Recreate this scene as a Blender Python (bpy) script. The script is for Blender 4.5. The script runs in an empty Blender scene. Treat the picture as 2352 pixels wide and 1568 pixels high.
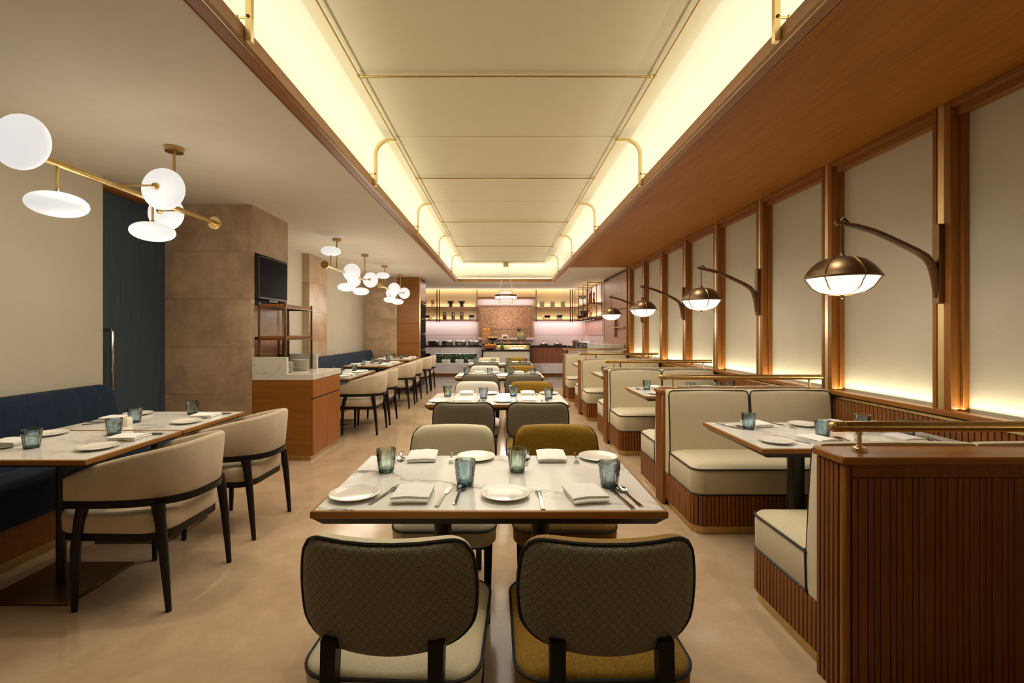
import bpy, bmesh, math, random
from mathutils import Vector
random.seed(7)
PI = math.pi
C = bpy.context.scene.collection
SC = bpy.context.scene

# ------------------------------------------------------------------ camera, world, lights, exposure
cam_d = bpy.data.cameras.new('camera'); cam = bpy.data.objects.new('camera', cam_d); C.objects.link(cam)
cam.location = (0, 0, 1.35); cam.rotation_euler = (PI/2, 0, 0)
cam_d.sensor_width = 36; cam_d.lens = 1070/2352*36
cam_d.shift_x = 21/2352; cam_d.shift_y = -22/2352
cam_d.clip_start = 0.05
SC.camera = cam
w = bpy.data.worlds.new('world'); SC.world = w; w.use_nodes = True
w.node_tree.nodes['Background'].inputs[0].default_value = (1, .9, .75, 1)
w.node_tree.nodes['Background'].inputs[1].default_value = 0.0
SC.view_settings.view_transform = 'Standard'; SC.view_settings.look = 'None'
SC.view_settings.gamma = 1; SC.view_settings.use_curve_mapping = False
SC.view_settings.exposure = 0.30
SC.cycles.max_bounces = 8; SC.cycles.diffuse_bounces = 4; SC.cycles.transparent_max_bounces = 12
SC.cycles.caustics_reflective = False; SC.cycles.caustics_refractive = False
SC.cycles.sample_clamp_indirect = 4.0
SC.cycles.use_denoising = True

def area(name, loc, sx, sy, watts, col, rot=(0, 0, 0), spec=1.0, spread=180):
    l = bpy.data.lights.new(name, 'AREA'); l.shape = 'RECTANGLE'; l.size = sx; l.size_y = sy
    l.energy = watts; l.color = col; l.specular_factor = spec; l.spread = math.radians(spread)
    o = bpy.data.objects.new(name, l); C.objects.link(o); o.location = loc; o.rotation_euler = rot
    return o
def spot(name, loc, watts, col, ang=70, blend=.6, r=.04, target=None, spec=1.0):
    l = bpy.data.lights.new(name, 'SPOT'); l.energy = watts; l.color = col; l.spot_size = math.radians(ang)
    l.spot_blend = blend; l.shadow_soft_size = r; l.specular_factor = spec
    o = bpy.data.objects.new(name, l); C.objects.link(o); o.location = loc
    if target: o.rotation_euler = (Vector(target)-Vector(loc)).to_track_quat('-Z', 'Y').to_euler()
    return o
COVE = (1.0, .955, .77); WARM = (1.0, .80, .52); DAY = (1.0, .90, .74); PINK = (1.0, .90, .93)
CY0, CY1 = -2.4, 12.06                     # coffer opening along y
CL, CR = -1.16, 1.25                       # inner lips of the coffer
area('cove_light', (CL-.09, (CY0+CY1)/2, 2.725), .05, CY1-CY0, 29, COVE, (PI, -.25, 0))
area('cove_light', (CR+.09, (CY0+CY1)/2, 2.725), .05, CY1-CY0, 33, COVE, (PI, .25, 0))
area('cove_light', ((CL+CR)/2, CY1+.09, 2.725), CR-CL, .05, 5.5, COVE, (PI, 0, 0))
# added fill light without a fixture, shining down from under the coffer panels
area('coffer_fill', (.03, 6.9, 3.0), 1.7, 9.8, 135, DAY, spec=.25, spread=150)
# rows of ceiling spots over the tables
for y in (1.9, 4.2, 6.5, 8.8): spot('ceiling_spot', (.0, y+.1, 3.02), 16, DAY, 60, .8, .05, (-.05, y, 0), .0)
for y in (2.5, 4.5, 6.5, 8.5, 10.3): spot('ceiling_spot', (-2.0, y, 2.66), 32 if y < 3 else 24, WARM, 95, .9, .05, (-2.2, y+.1, 0), .0)
for y in (2.74, 4.71, 6.68, 8.65): spot('ceiling_spot', (1.75, y, 2.66), 24, DAY, 85, .9, .05, (1.8, y, 0), .0)
# glow of the opal disc chandeliers and lamps into the room
for y in (2.7, 3.5, 6.8, 7.5, 8.2, 9.5, 10.3):
    l = bpy.data.lights.new('disc_glow', 'POINT'); l.energy = 8; l.color = (1, .87, .68); l.shadow_soft_size = .3; l.specular_factor = .2
    o = bpy.data.objects.new('disc_glow', l); C.objects.link(o); o.location = (-2.37, y, 1.86)
# light strip hidden behind the wainscot cap along the right wall
area('wall_wash', (2.625, 3.8, .905), .04, 12, 26, (1, .90, .64), (PI, -.12, 0))
# kitchen shelf and counter strips
area('shelf_strip', (-.1, 14.80, 2.70), 5.6, .06, 8, (1, .84, .60), (.45, 0, 0))
for z, p in ((2.16, 3.6), (1.755, 3.6)):
    area('shelf_strip', (-1.85, 14.83, z), 1.9, .03, p*.6, (1, .82, .56), (PI-.3, 0, 0))
    area('shelf_strip', (1.75, 14.83, z), 1.3, .03, p*.5, (1, .82, .56), (PI-.3, 0, 0))
area('counter_strip', (-1.85, 14.72, 1.68), 2.0, .08, 5.2, PINK, (.35, 0, 0))
area('counter_strip', (1.75, 14.72, 1.68), 1.5, .08, 4.2, PINK, (.35, 0, 0))
area('counter_strip', (.1, 14.72, 2.40), 1.65, .06, 5, PINK, (.45, 0, 0))
area('counter_strip', (2.42, 13.2, 1.66), .08, 2.2, 4.2, (1, .78, .74), (0, 0, 0))
area('kitchen_wash', (.3, 13.2, 2.64), 4.5, 1.2, 45, (1, .88, .82), spec=.2)

area('kitchen_ceiling_fill', (-.1, 14.55, 2.47), 5.2, .06, 10, (1, .88, .76), (PI+.5, 0, 0), spec=.2)  # added unseen fill, aimed up to brighten the kitchen ceiling

# ------------------------------------------------------------------ materials
def nm(name):
    m = bpy.data.materials.new(name); m.use_nodes = True
    return m, m.node_tree, m.node_tree.nodes['Principled BSDF']
def nd(nt, t, **kw):
    n = nt.nodes.new(t)
    for k, v in kw.items():
        if k.startswith('i'):
            key = k[1:]; key = int(key) if key.isdigit() else key
            if hasattr(v, 'links') or isinstance(v, bpy.types.NodeSocket): nt.links.new(v, n.inputs[key])
            else: n.inputs[key].default_value = v
        else: setattr(n, k, v)
    return n
def mth(nt, op, a, b=None):
    n = nt.nodes.new('ShaderNodeMath'); n.operation = op
    for i, v in enumerate((a, b)):
        if v is None: continue
        if isinstance(v, bpy.types.NodeSocket): nt.links.new(v, n.inputs[i])
        else: n.inputs[i].default_value = v
    return n.outputs[0]
def ramp(nt, fac, stops):
    r = nt.nodes.new('ShaderNodeValToRGB'); nt.links.new(fac, r.inputs[0])
    el = r.color_ramp.elements
    while len(el) < len(stops): el.new(.5)
    for e, (p, c) in zip(el, stops): e.position = p; e.color = (*c, 1)
    return r.outputs[0]
def coords(nt, scale=(1, 1, 1), rnd=True, rot=(0, 0, 0)):
    tc = nt.nodes.new('ShaderNodeTexCoord'); v = tc.outputs['Object']
    if rnd:
        oi = nt.nodes.new('ShaderNodeObjectInfo')
        va = nd(nt, 'ShaderNodeVectorMath', operation='ADD'); nt.links.new(v, va.inputs[0])
        k = mth(nt, 'MULTIPLY', oi.outputs['Random'], 37.0); nt.links.new(k, va.inputs[1]); v = va.outputs[0]
    mp = nt.nodes.new('ShaderNodeMapping'); nt.links.new(v, mp.inputs[0]); mp.inputs['Scale'].default_value = scale; mp.inputs['Rotation'].default_value = rot
    return mp.outputs[0]
def bump(nt, b, h, st=.2, dist=.002):
    n = nt.nodes.new('ShaderNodeBump'); n.inputs['Strength'].default_value = st; n.inputs['Distance'].default_value = dist
    nt.links.new(h, n.inputs['Height']); nt.links.new(n.outputs[0], b.inputs['Normal'])
def plain(name, col, rough=.5, metal=0, spec=.5, coat=0, sheen=0, var=.06, sc=8):
    m, nt, b = nm(name)
    b.inputs['Roughness'].default_value = rough; b.inputs['Metallic'].default_value = metal
    b.inputs['Specular IOR Level'].default_value = spec; b.inputs['Coat Weight'].default_value = coat
    b.inputs['Sheen Weight'].default_value = sheen
    n = nd(nt, 'ShaderNodeTexNoise', iVector=coords(nt), iScale=float(sc)); 
    lo = tuple(c*(1-var) for c in col); hi = tuple(min(1, c*(1+var)) for c in col)
    nt.links.new(ramp(nt, n.outputs[0], [(.3, lo), (.7, hi)]), b.inputs['Base Color'])
    return m
def wood(name, lo, hi, axis='z', rough=.35, fine=1.0):
    m, nt, b = nm(name)
    s = {'x': (1.2, 22, 22), 'y': (22, 1.2, 22), 'z': (22, 22, 1.2)}[axis]
    s = tuple(k*fine for k in s)
    v = coords(nt, s)
    n = nd(nt, 'ShaderNodeTexNoise', iVector=v, iScale=1.6, iDetail=6.0, iDistortion=.6)
    s2 = tuple(k*5 for k in s)
    n2 = nd(nt, 'ShaderNodeTexNoise', iVector=coords(nt, s2), iScale=2.0, iDetail=3.0)
    f = mth(nt, 'ADD', mth(nt, 'MULTIPLY', n.outputs[0], .7), mth(nt, 'MULTIPLY', n2.outputs[0], .3))
    nt.links.new(ramp(nt, f, [(.32, lo), (.68, hi)]), b.inputs['Base Color'])
    b.inputs['Roughness'].default_value = rough; b.inputs['Specular IOR Level'].default_value = .32
    bump(nt, b, f, .08)
    return m
def fabric(name, lo, hi, rough=.9, scale=260, sheen=.2, herring=False):
    m, nt, b = nm(name)
    v = coords(nt, rnd=False)
    n = nd(nt, 'ShaderNodeTexNoise', iVector=v, iScale=float(scale), iDetail=2.0)
    f = n.outputs[0]
    if herring:
        sp = nd(nt, 'ShaderNodeSeparateXYZ', iVector=v)
        a = mth(nt, 'ADD', mth(nt, 'MULTIPLY', sp.outputs[0], 1.0), mth(nt, 'MULTIPLY', sp.outputs[1], 1.0))
        zz = mth(nt, 'PINGPONG', mth(nt, 'MULTIPLY', a, 120.0), .5)
        st = mth(nt, 'PINGPONG', mth(nt, 'ADD', mth(nt, 'MULTIPLY', sp.outputs[2], 210.0), zz), .5)
        f = mth(nt, 'ADD', mth(nt, 'MULTIPLY', f, .7), mth(nt, 'MULTIPLY', st, .6))
    n2 = nd(nt, 'ShaderNodeTexNoise', iVector=v, iScale=9.0, iDetail=2.0)
    f2 = mth(nt, 'ADD', mth(nt, 'MULTIPLY', f, .75), mth(nt, 'MULTIPLY', n2.outputs[0], .25))
    nt.links.new(ramp(nt, f2, [(.3, lo), (.7, hi)]), b.inputs['Base Color'])
    b.inputs['Roughness'].default_value = rough; b.inputs['Sheen Weight'].default_value = sheen
    b.inputs['Specular IOR Level'].default_value = .2
    bump(nt, b, f, .35, .0015)
    return m
def marble(name, base, vein, scale=1.0, rough=.12, rot=.5, amount=.5, width=.035):
    m, nt, b = nm(name)
    v = coords(nt, (1, 1, 1), True, (0, 0, rot))
    n = nd(nt, 'ShaderNodeTexNoise', iVector=v, iScale=2.2*scale, iDetail=7.0, iRoughness=.6)
    va = nd(nt, 'ShaderNodeVectorMath', operation='MULTIPLY_ADD'); nt.links.new(n.outputs['Color'], va.inputs[0]); va.inputs[1].default_value = (.55, .55, .55); nt.links.new(v, va.inputs[2])
    mp = nd(nt, 'ShaderNodeMapping', iVector=va.outputs[0]); mp.inputs['Scale'].default_value = (.7*scale, 2.6*scale, 2.6*scale)
    n2 = nd(nt, 'ShaderNodeTexNoise', iVector=mp.outputs[0], iScale=1.0, iDetail=3.0)
    d = mth(nt, 'ABSOLUTE', mth(nt, 'SUBTRACT', n2.outputs[0], .5))
    line = mth(nt, 'SUBTRACT', 1.0, mth(nt, 'MINIMUM', mth(nt, 'DIVIDE', d, width), 1.0))
    n3 = nd(nt, 'ShaderNodeTexNoise', iVector=v, iScale=1.7*scale, iDetail=2.0)
    k = mth(nt, 'MULTIPLY', mth(nt, 'POWER', line, 1.6), mth(nt, 'MULTIPLY', mth(nt, 'MAXIMUM', mth(nt, 'SUBTRACT', n3.outputs[0], .38), 0.0), 3.2*amount))
    cloud = mth(nt, 'MULTIPLY', mth(nt, 'MAXIMUM', mth(nt, 'SUBTRACT', n.outputs[0], .5), 0.0), .55*amount)
    mp2 = nd(nt, 'ShaderNodeMapping', iVector=va.outputs[0]); mp2.inputs['Scale'].default_value = (.9*scale, 9*scale, 9*scale); mp2.inputs['Rotation'].default_value = (0, 0, .08)
    n4 = nd(nt, 'ShaderNodeTexNoise', iVector=mp2.outputs[0], iScale=1.3, iDetail=5.0)
    d4 = mth(nt, 'SUBTRACT', 1.0, mth(nt, 'MINIMUM', mth(nt, 'DIVIDE', mth(nt, 'ABSOLUTE', mth(nt, 'SUBTRACT', n4.outputs[0], .5)), .03), 1.0))
    band = mth(nt, 'MAXIMUM', mth(nt, 'SUBTRACT', 1.0, mth(nt, 'DIVIDE', mth(nt, 'ABSOLUTE', mth(nt, 'SUBTRACT', n2.outputs[0], .47)), .07)), 0.0)
    k = mth(nt, 'ADD', k, mth(nt, 'MULTIPLY', mth(nt, 'MULTIPLY', d4, band), .55*amount))
    f = mth(nt, 'MINIMUM', mth(nt, 'ADD', k, cloud), 1.0)
    nt.links.new(ramp(nt, f, [(0, base), (1, vein)]), b.inputs['Base Color'])
    b.inputs['Roughness'].default_value = rough
    return m
def emit(name, col, st, tex=False):
    m, nt, b = nm(name)
    b.inputs['Base Color'].default_value = (*[c*.35 for c in col], 1)
    b.inputs['Emission Color'].default_value = (*col, 1); b.inputs['Emission Strength'].default_value = st
    b.inputs['Roughness'].default_value = .4
    return m
def glass(name, col, rough=.03):
    m, nt, b = nm(name)
    fr = nd(nt, 'ShaderNodeFresnel'); fr.inputs[0].default_value = 1.5
    vo = nd(nt, 'ShaderNodeTexNoise', iVector=coords(nt, (1, 1, .5)), iScale=60.0, iDetail=1.0)
    tint = ramp(nt, vo.outputs[0], [(.3, tuple(c*.86 for c in col)), (.65, tuple(min(1, c*1.04) for c in col))])
    tr = nd(nt, 'ShaderNodeBsdfTransparent'); nt.links.new(tint, tr.inputs[0])
    rf = nd(nt, 'ShaderNodeBsdfRefraction'); nt.links.new(tint, rf.inputs[0]); rf.inputs['IOR'].default_value = 1.25; rf.inputs['Roughness'].default_value = rough
    mx0 = nd(nt, 'ShaderNodeMixShader'); mx0.inputs[0].default_value = .3; nt.links.new(tr.outputs[0], mx0.inputs[1]); nt.links.new(rf.outputs[0], mx0.inputs[2])
    gl = nd(nt, 'ShaderNodeBsdfGlossy'); gl.inputs['Roughness'].default_value = .05
    mx = nd(nt, 'ShaderNodeMixShader'); nt.links.new(mth(nt, 'MULTIPLY', fr.outputs[0], 1.3), mx.inputs[0])
    nt.links.new(mx0.outputs[0], mx.inputs[1]); nt.links.new(gl.outputs[0], mx.inputs[2])
    nt.links.new(mx.outputs[0], nt.nodes['Material Output'].inputs[0])
    return m
def scale_fabric(name):       # overlapping diamond scales with nested chevrons
    m, nt, b = nm(name)
    sp = nd(nt, 'ShaderNodeSeparateXYZ', iVector=coords(nt, rnd=False))
    x, z = sp.outputs[0], sp.outputs[2]
    p = .0245
    a = mth(nt, 'ADD', mth(nt, 'DIVIDE', x, p), mth(nt, 'DIVIDE', z, p*1.12))
    c = mth(nt, 'SUBTRACT', mth(nt, 'DIVIDE', z, p*1.12), mth(nt, 'DIVIDE', x, p))
    fa, fc = mth(nt, 'FRACT', a), mth(nt, 'FRACT', c)
    mx = mth(nt, 'MAXIMUM', fa, fc)
    line = mth(nt, 'PINGPONG', mth(nt, 'MULTIPLY', mx, 5.0), .5)
    edge = mth(nt, 'GREATER_THAN', mx, .92)
    f = mth(nt, 'MULTIPLY', mth(nt, 'MULTIPLY', line, 2.0), mth(nt, 'SUBTRACT', 1.0, edge))
    nt.links.new(ramp(nt, f, [(.25, (.026, .023, .015)), (.8, (.42, .37, .25))]), b.inputs['Base Color'])
    b.inputs['Roughness'].default_value = .75; b.inputs['Sheen Weight'].default_value = .1
    bump(nt, b, f, .25, .001)
    return m
def mosaic_mat(name):
    m, nt, b = nm(name)
    vo = nd(nt, 'ShaderNodeTexVoronoi', iVector=coords(nt, rnd=False), iScale=80.0); vo.distance = 'CHEBYCHEV'
    sp = nd(nt, 'ShaderNodeSeparateColor', iColor=vo.outputs['Color'])
    nt.links.new(ramp(nt, sp.outputs[0], [(0, (.16, .055, .03)), (.5, (.42, .2, .11)), (1, (.8, .52, .32))]), b.inputs['Base Color'])
    b.inputs['Metallic'].default_value = .6; b.inputs['Roughness'].default_value = .3
    bump(nt, b, vo.outputs['Distance'], .3, .003)
    return m
def stone(name, lo, hi, rough=.2):
    m, nt, b = nm(name)
    v = coords(nt)
    n = nd(nt, 'ShaderNodeTexNoise', iVector=v, iScale=2.6, iDetail=9.0, iRoughness=.68)
    n2 = nd(nt, 'ShaderNodeTexNoise', iVector=v, iScale=3.2, iDetail=5.0, iDistortion=1.5)
    d = mth(nt, 'ABSOLUTE', mth(nt, 'SUBTRACT', n2.outputs[0], .5))
    line = mth(nt, 'MULTIPLY', mth(nt, 'SUBTRACT', 1.0, mth(nt, 'MINIMUM', mth(nt, 'DIVIDE', d, .006), 1.0)), mth(nt, 'MAXIMUM', mth(nt, 'SUBTRACT', n.outputs[0], .5), 0.0))
    c0 = ramp(nt, n.outputs[0], [(.3, lo), (.7, hi)])
    mix = nd(nt, 'ShaderNodeMix', data_type='RGBA'); nt.links.new(mth(nt, 'MULTIPLY', line, 1.8), mix.inputs[0]); nt.links.new(c0, mix.inputs[6]); mix.inputs[7].default_value = (min(1, hi[0]*1.35), min(1, hi[1]*1.35), min(1, hi[2]*1.35), 1)
    nt.links.new(mix.outputs[2], b.inputs['Base Color'])
    b.inputs['Roughness'].default_value = rough
    return m

M = {}
M['floor'] = stone('floor_stone', (.40, .275, .17), (.56, .405, .265), .12)
M['floor'].node_tree.nodes['Principled BSDF'].inputs['Specular IOR Level'].default_value = .3
M['floor2'] = marble('kitchen_floor', (.30, .24, .21), (.10, .075, .06), 1.2, .25, .0, .9, .12)
M['ceil'] = plain('ceiling_paint', (.66, .60, .49), .8, var=.02)
M['cove'] = plain('cove_paint', (.84, .82, .70), .8, var=.01)
M['panel'] = fabric('ceiling_fabric', (.70, .65, .46), (.76, .71, .52), .9, 400)
M['walnut_y'] = wood('teak_along', (.21, .072, .009), (.33, .124, .018), 'y', .42)
M['arm'] = wood('dark_walnut', (.07, .026, .008), (.14, .055, .018), 'x', .35)
M['wood_ceiling'] = wood('ceiling_veneer', (.24, .082, .007), (.34, .122, .013), 'y', .5)
M['wood_ceiling'].node_tree.nodes['Principled BSDF'].inputs['Specular IOR Level'].default_value = .15
M['walnut_x'] = wood('teak_across', (.21, .072, .010), (.34, .128, .02), 'x')
M['walnut_z'] = wood('teak_upright', (.21, .072, .010), (.34, .128, .02), 'z')
M['slat'] = wood('teak_slat', (.17, .054, .008), (.26, .090, .014), 'z', .45)
M['groove'] = plain('dark_groove', (.035, .014, .006), .6)
M['edge'] = wood('table_edge_oak', (.26, .11, .022), (.36, .16, .036), 'x')
M['cabinet'] = wood('cabinet_cherry', (.27, .085, .014), (.36, .125, .024), 'z', .4)
M['cabinet_h'] = wood('cabinet_cherry_flat', (.21, .077, .010), (.31, .122, .021), 'x', .4)
M['brass'] = plain('brushed_brass', (.56, .39, .15), .28, 1, var=.1, sc=30)
M['brass_l'] = plain('satin_brass', (.74, .57, .28), .35, 1, var=.04)
M['brass_d'] = plain('aged_brass', (.42, .27, .10), .3, 1, var=.1)
M['bronze'] = plain('bronze', (.20, .125, .06), .35, 1, var=.1)
M['chrome'] = plain('polished_steel', (.52, .51, .49), .1, 1, var=.03)
M['steel_dark'] = plain('brushed_steel', (.45, .45, .46), .22, 1, var=.06)
M['black'] = plain('ebonised_wood', (.007, .005, .0035), .45, spec=.3, var=.2)
M['blackm'] = plain('black_metal', (.012, .011, .010), .4, var=.1)
M['bmarble'] = marble('black_marble', (.012, .012, .013), (.45, .45, .45), 2.5, .1, .3, .35, .012)
M['marble'] = marble('white_marble', (.80, .785, .745), (.10, .10, .12), 1.0, .10, .35, 1.25, .026)
M['marble_q'] = marble('pale_marble', (.78, .765, .72), (.30, .29, .29), .8, .10, .35, .6, .02)
M['marble_w'] = marble('counter_marble', (.70, .66, .58), (.20, .17, .14), .9, .15, .8, .6, .02)
M['marble_k'] = marble('kitchen_marble', (.66, .60, .58), (.22, .18, .17), 1.1, .2, .9, .8, .02)
M['stone'] = stone('pillar_stone', (.31, .205, .125), (.60, .43, .285), .3)
M['cream_wall'] = plain('cream_blind', (.56, .51, .41), .85, var=.02, sc=2)
M['fabric_wall'] = fabric('linen_panel', (.50, .45, .34), (.58, .52, .40), .95, 320, .1)
M['cream'] = fabric('cream_upholstery', (.56, .48, .32), (.66, .58, .41), .9, 300)
M['cream2'] = fabric('cream_boucle', (.60, .53, .36), (.72, .65, .47), .9, 240)
M['white_fab'] = fabric('white_boucle', (.68, .62, .54), (.78, .73, .65), .9, 240)
M['herring'] = fabric('herringbone_weave', (.44, .345, .245), (.70, .585, .44), .9, 300, .15, True)
M['mustard'] = fabric('mustard_velvet', (.20, .105, .004), (.34, .19, .012), .75, 150, .15)
M['scale'] = scale_fabric('diamond_scale_weave')
M['taupe'] = M['scale']
M['navy'] = fabric('navy_velvet', (.006, .013, .032), (.014, .031, .068), .85, 160, .08)
M['piping'] = plain('dark_piping', (.012, .013, .014), .6)
M['door_blue'] = wood('blue_door', (.040, .058, .082), (.06, .088, .122), 'z', .55)
M['white'] = plain('white_china', (.82, .79, .72), .15, coat=.3, var=.01)
M['linen'] = plain('white_linen', (.85, .84, .81), .85, var=.03, sc=60)
M['salt'] = plain('salt_white', (.8, .76, .66), .6, var=.03)
M['screen'] = plain('tv_screen', (.004, .004, .007), .55, spec=.03, var=0)
M['disc'] = emit('opal_glass', (1.0, .985, .96), .58)
M['lampglass'] = emit('frosted_lamp_glass', (1.0, .98, .97), .72)
M['dome'] = plain('bronze_dome', (.15, .09, .042), .38, .9, var=.1)
M['pinkwall'] = plain('pink_plaster', (.66, .52, .47), .6, var=.03, sc=1.5)
M['salmon'] = plain('salmon_panel', (.58, .33, .26), .5, var=.03)
M['shelfwall'] = plain('ochre_wall', (.54, .40, .22), .7, var=.05, sc=2)
M['pinkwood'] = wood('rosy_veneer', (.33, .18, .115), (.42, .24, .16), 'z', .4)
M['counterwood'] = wood('reeded_counter', (.20, .07, .035), (.29, .11, .06), 'z', .4)
M['mosaic'] = mosaic_mat('copper_mosaic')
M['mirror'] = plain('bronze_mirror', (.45, .32, .19), .12, 1, var=.05)
M['leaf'] = plain('leaf_green', (.035, .085, .012), .5, var=.4)
M['leaf_d'] = plain('dark_leaf', (.012, .03, .008), .4, var=.5)
M['g_blue'] = glass('blue_glass', (.83, .92, .95))
M['g_green'] = glass('green_glass', (.90, .96, .92))
M['g_smoke'] = glass('smoke_glass', (.85, .90, .93))
M['gb_blue'] = glass('blue_glass_base', (.22, .36, .44))
M['gb_green'] = glass('green_glass_base', (.28, .40, .36))
M['gb_smoke'] = glass('smoke_glass_base', (.22, .28, .34))
M['clear'] = glass('clear_glass', (.9, .93, .93))
M['crate'] = wood('crate_wood', (.42, .2, .06), (.55, .29, .1), 'x', .6)
M['basket'] = plain('basket_wicker', (.40, .12, .05), .7, var=.3, sc=60)
M['orange'] = plain('orange_fruit', (.85, .33, .03), .5)
M['apple_g'] = plain('green_apple', (.38, .55, .06), .4)
M['apple_r'] = plain('red_apple', (.55, .04, .03), .35, var=.3)
M['bread'] = plain('bread_crust', (.72, .40, .12), .8, var=.25, sc=25)
M['ham'] = plain('cured_ham', (.75, .28, .24), .5, var=.25, sc=30)
M['pine'] = plain('pineapple_skin', (.35, .20, .06), .7, var=.4, sc=40)
M['bowlstone'] = plain('stone_bowl', (.52, .46, .34), .6, var=.06)
M['grain1'] = plain('dark_grain', (.22, .09, .06), .8, var=.4, sc=90)
M['grain2'] = plain('pale_grain', (.62, .42, .2), .8, var=.25, sc=90)
M['grain3'] = plain('mixed_grain', (.36, .22, .15), .8, var=.6, sc=60)
M['cel'] = plain('celadon_china', (.42, .45, .34), .4, var=.05)
M['darkclay'] = plain('dark_clay', (.035, .03, .028), .6, var=.2)
M['copper'] = plain('copper', (.72, .36, .2), .25, 1)
M['planter'] = plain('grey_planter', (.55, .53, .5), .7, var=.08)

# ------------------------------------------------------------------ mesh helpers
class MB:
    def __init__(s): s.v = []; s.f = []; s.flat = False
    def box(s, x0, x1, y0, y1, z0, z1, c=0):
        if c <= 0:
            b = len(s.v)
            s.v += [(x, y, z) for z in (z0, z1) for y in (y0, y1) for x in (x0, x1)]
            s.f += [tuple(b+i for i in q) for q in ((0, 2, 3, 1), (4, 5, 7, 6), (0, 1, 5, 4), (2, 6, 7, 3), (0, 4, 6, 2), (1, 3, 7, 5))]
            return s
        b = len(s.v); X, Y, Z = (x0, x1), (y0, y1), (z0, z1); idx = {}
        for i in (0, 1):
            for j in (0, 1):
                for k in (0, 1):
                    p = (X[i], Y[j], Z[k]); sg = (1-2*i, 1-2*j, 1-2*k)
                    for a in range(3):
                        q = list(p)
                        for o in range(3):
                            if o != a: q[o] += sg[o]*c
                        idx[i, j, k, a] = len(s.v); s.v.append(tuple(q))
        def key(a, va, o1, v1, o2, v2):
            t = [0, 0, 0]; t[a] = va; t[o1] = v1; t[o2] = v2; return tuple(t)
        for a in range(3):
            o1, o2 = [o for o in range(3) if o != a]
            for va in (0, 1):
                s.f.append(tuple(idx[key(a, va, o1, p, o2, q)+(a,)] for p, q in ((0, 0), (1, 0), (1, 1), (0, 1))))
            for p in (0, 1):
                for q in (0, 1):
                    k0, k1 = key(a, 0, o1, p, o2, q), key(a, 1, o1, p, o2, q)
                    s.f.append((idx[k0+(o1,)], idx[k1+(o1,)], idx[k1+(o2,)], idx[k0+(o2,)]))
        for i in (0, 1):
            for j in (0, 1):
                for k in (0, 1): s.f.append(tuple(idx[i, j, k, a] for a in range(3)))
        return s
    def loft(s, rings, cap0=True, cap1=True, closed=True):
        b = len(s.v); n = len(rings[0])
        for r in rings: s.v += [tuple(p) for p in r]
        m = n if closed else n-1
        for i in range(len(rings)-1):
            for j in range(m):
                k = (j+1) % n
                s.f.append((b+i*n+j, b+i*n+k, b+(i+1)*n+k, b+(i+1)*n+j))
        if cap0: s.f.append(tuple(b+j for j in range(n))[::-1])
        if cap1: s.f.append(tuple(b+(len(rings)-1)*n+j for j in range(n)))
        return s
    def tube(s, path, r, n=8, closed=False, rot=0.0, flat=1.0):
        P = [Vector(p) for p in path]; N = len(P); rings = []
        up = None
        for i in range(N):
            if closed: t = P[(i+1) % N]-P[i-1]
            else: t = P[min(i+1, N-1)]-P[max(i-1, 0)]
            t.normalize()
            if up is None:
                up = Vector((0, 0, 1)) if abs(t.z) < .9 else Vector((0, 1, 0))
            a = up-t*up.dot(t)
            if a.length < 1e-6: a = t.orthogonal()
            a.normalize(); up = a; bb = t.cross(a)
            rr = r[i] if isinstance(r, (list, tuple)) else r
            rings.append([P[i]+a*(rr*math.cos(2*PI*j/n+rot))+bb*(rr*flat*math.sin(2*PI*j/n+rot)) for j in range(n)])
        if closed: rings.append(rings[0])
        return s.loft(rings, not closed, not closed)
    def lathe(s, prof, n=24, c=(0, 0, 0), axis='z', cap=True):
        rings = []
        for r, z in prof:
            ring = []
            for j in range(n):
                a = 2*PI*j/n; p = (r*math.cos(a), r*math.sin(a), z)
                if axis == 'y': p = (p[0], z, p[1])
                if axis == 'x': p = (z, p[0], p[1])
                ring.append((c[0]+p[0], c[1]+p[1], c[2]+p[2]))
            rings.append(ring)
        return s.loft(rings, cap, cap)
    def grid(s, fn, nu, nv):
        b = len(s.v)
        for i in range(nu+1):
            for j in range(nv+1): s.v.append(tuple(fn(i/nu, j/nv)))
        for i in range(nu):
            for j in range(nv):
                q = b+i*(nv+1)+j; s.f.append((q, q+1, q+nv+2, q+nv+1))
        return s
    def prism(s, poly, axis, a, b_):
        def put(p, t):
            if axis == 'x': return (t, p[0], p[1])
            if axis == 'y': return (p[0], t, p[1])
            return (p[0], p[1], t)
        return s.loft([[put(p, a) for p in poly], [put(p, b_) for p in poly]])
    def mesh(s, name, mat, smooth=True, ang=38, recalc=True):
        me = bpy.data.meshes.new(name); me.from_pydata(s.v, [], s.f)
        if recalc:
            bm = bmesh.new(); bm.from_mesh(me); bmesh.ops.recalc_face_normals(bm, faces=bm.faces); bm.to_mesh(me); bm.free()
        if mat: me.materials.append(M[mat] if isinstance(mat, str) else mat)
        if smooth:
            me.polygons.foreach_set('use_smooth', [True]*len(me.polygons))
            me.set_sharp_from_angle(angle=math.radians(ang))
        return me
def link(name, data, parent=None, loc=None, rz=None, scale=None):
    o = bpy.data.objects.new(name, data); C.objects.link(o)
    if parent: o.parent = parent
    if loc: o.location = loc
    if rz: o.rotation_euler = (0, 0, rz)
    if scale: o.scale = scale
    return o
def obj(name, mb, mat, parent=None, loc=None, smooth=True, ang=38, rz=None):
    return link(name, mb.mesh(name, mat, smooth, ang), parent, loc, rz)
def tag(o, label=None, cat=None, group=None, kind=None):
    if label: o['label'] = label
    if cat: o['category'] = cat
    if group: o['group'] = group
    if kind: o['kind'] = kind
    return o
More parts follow.
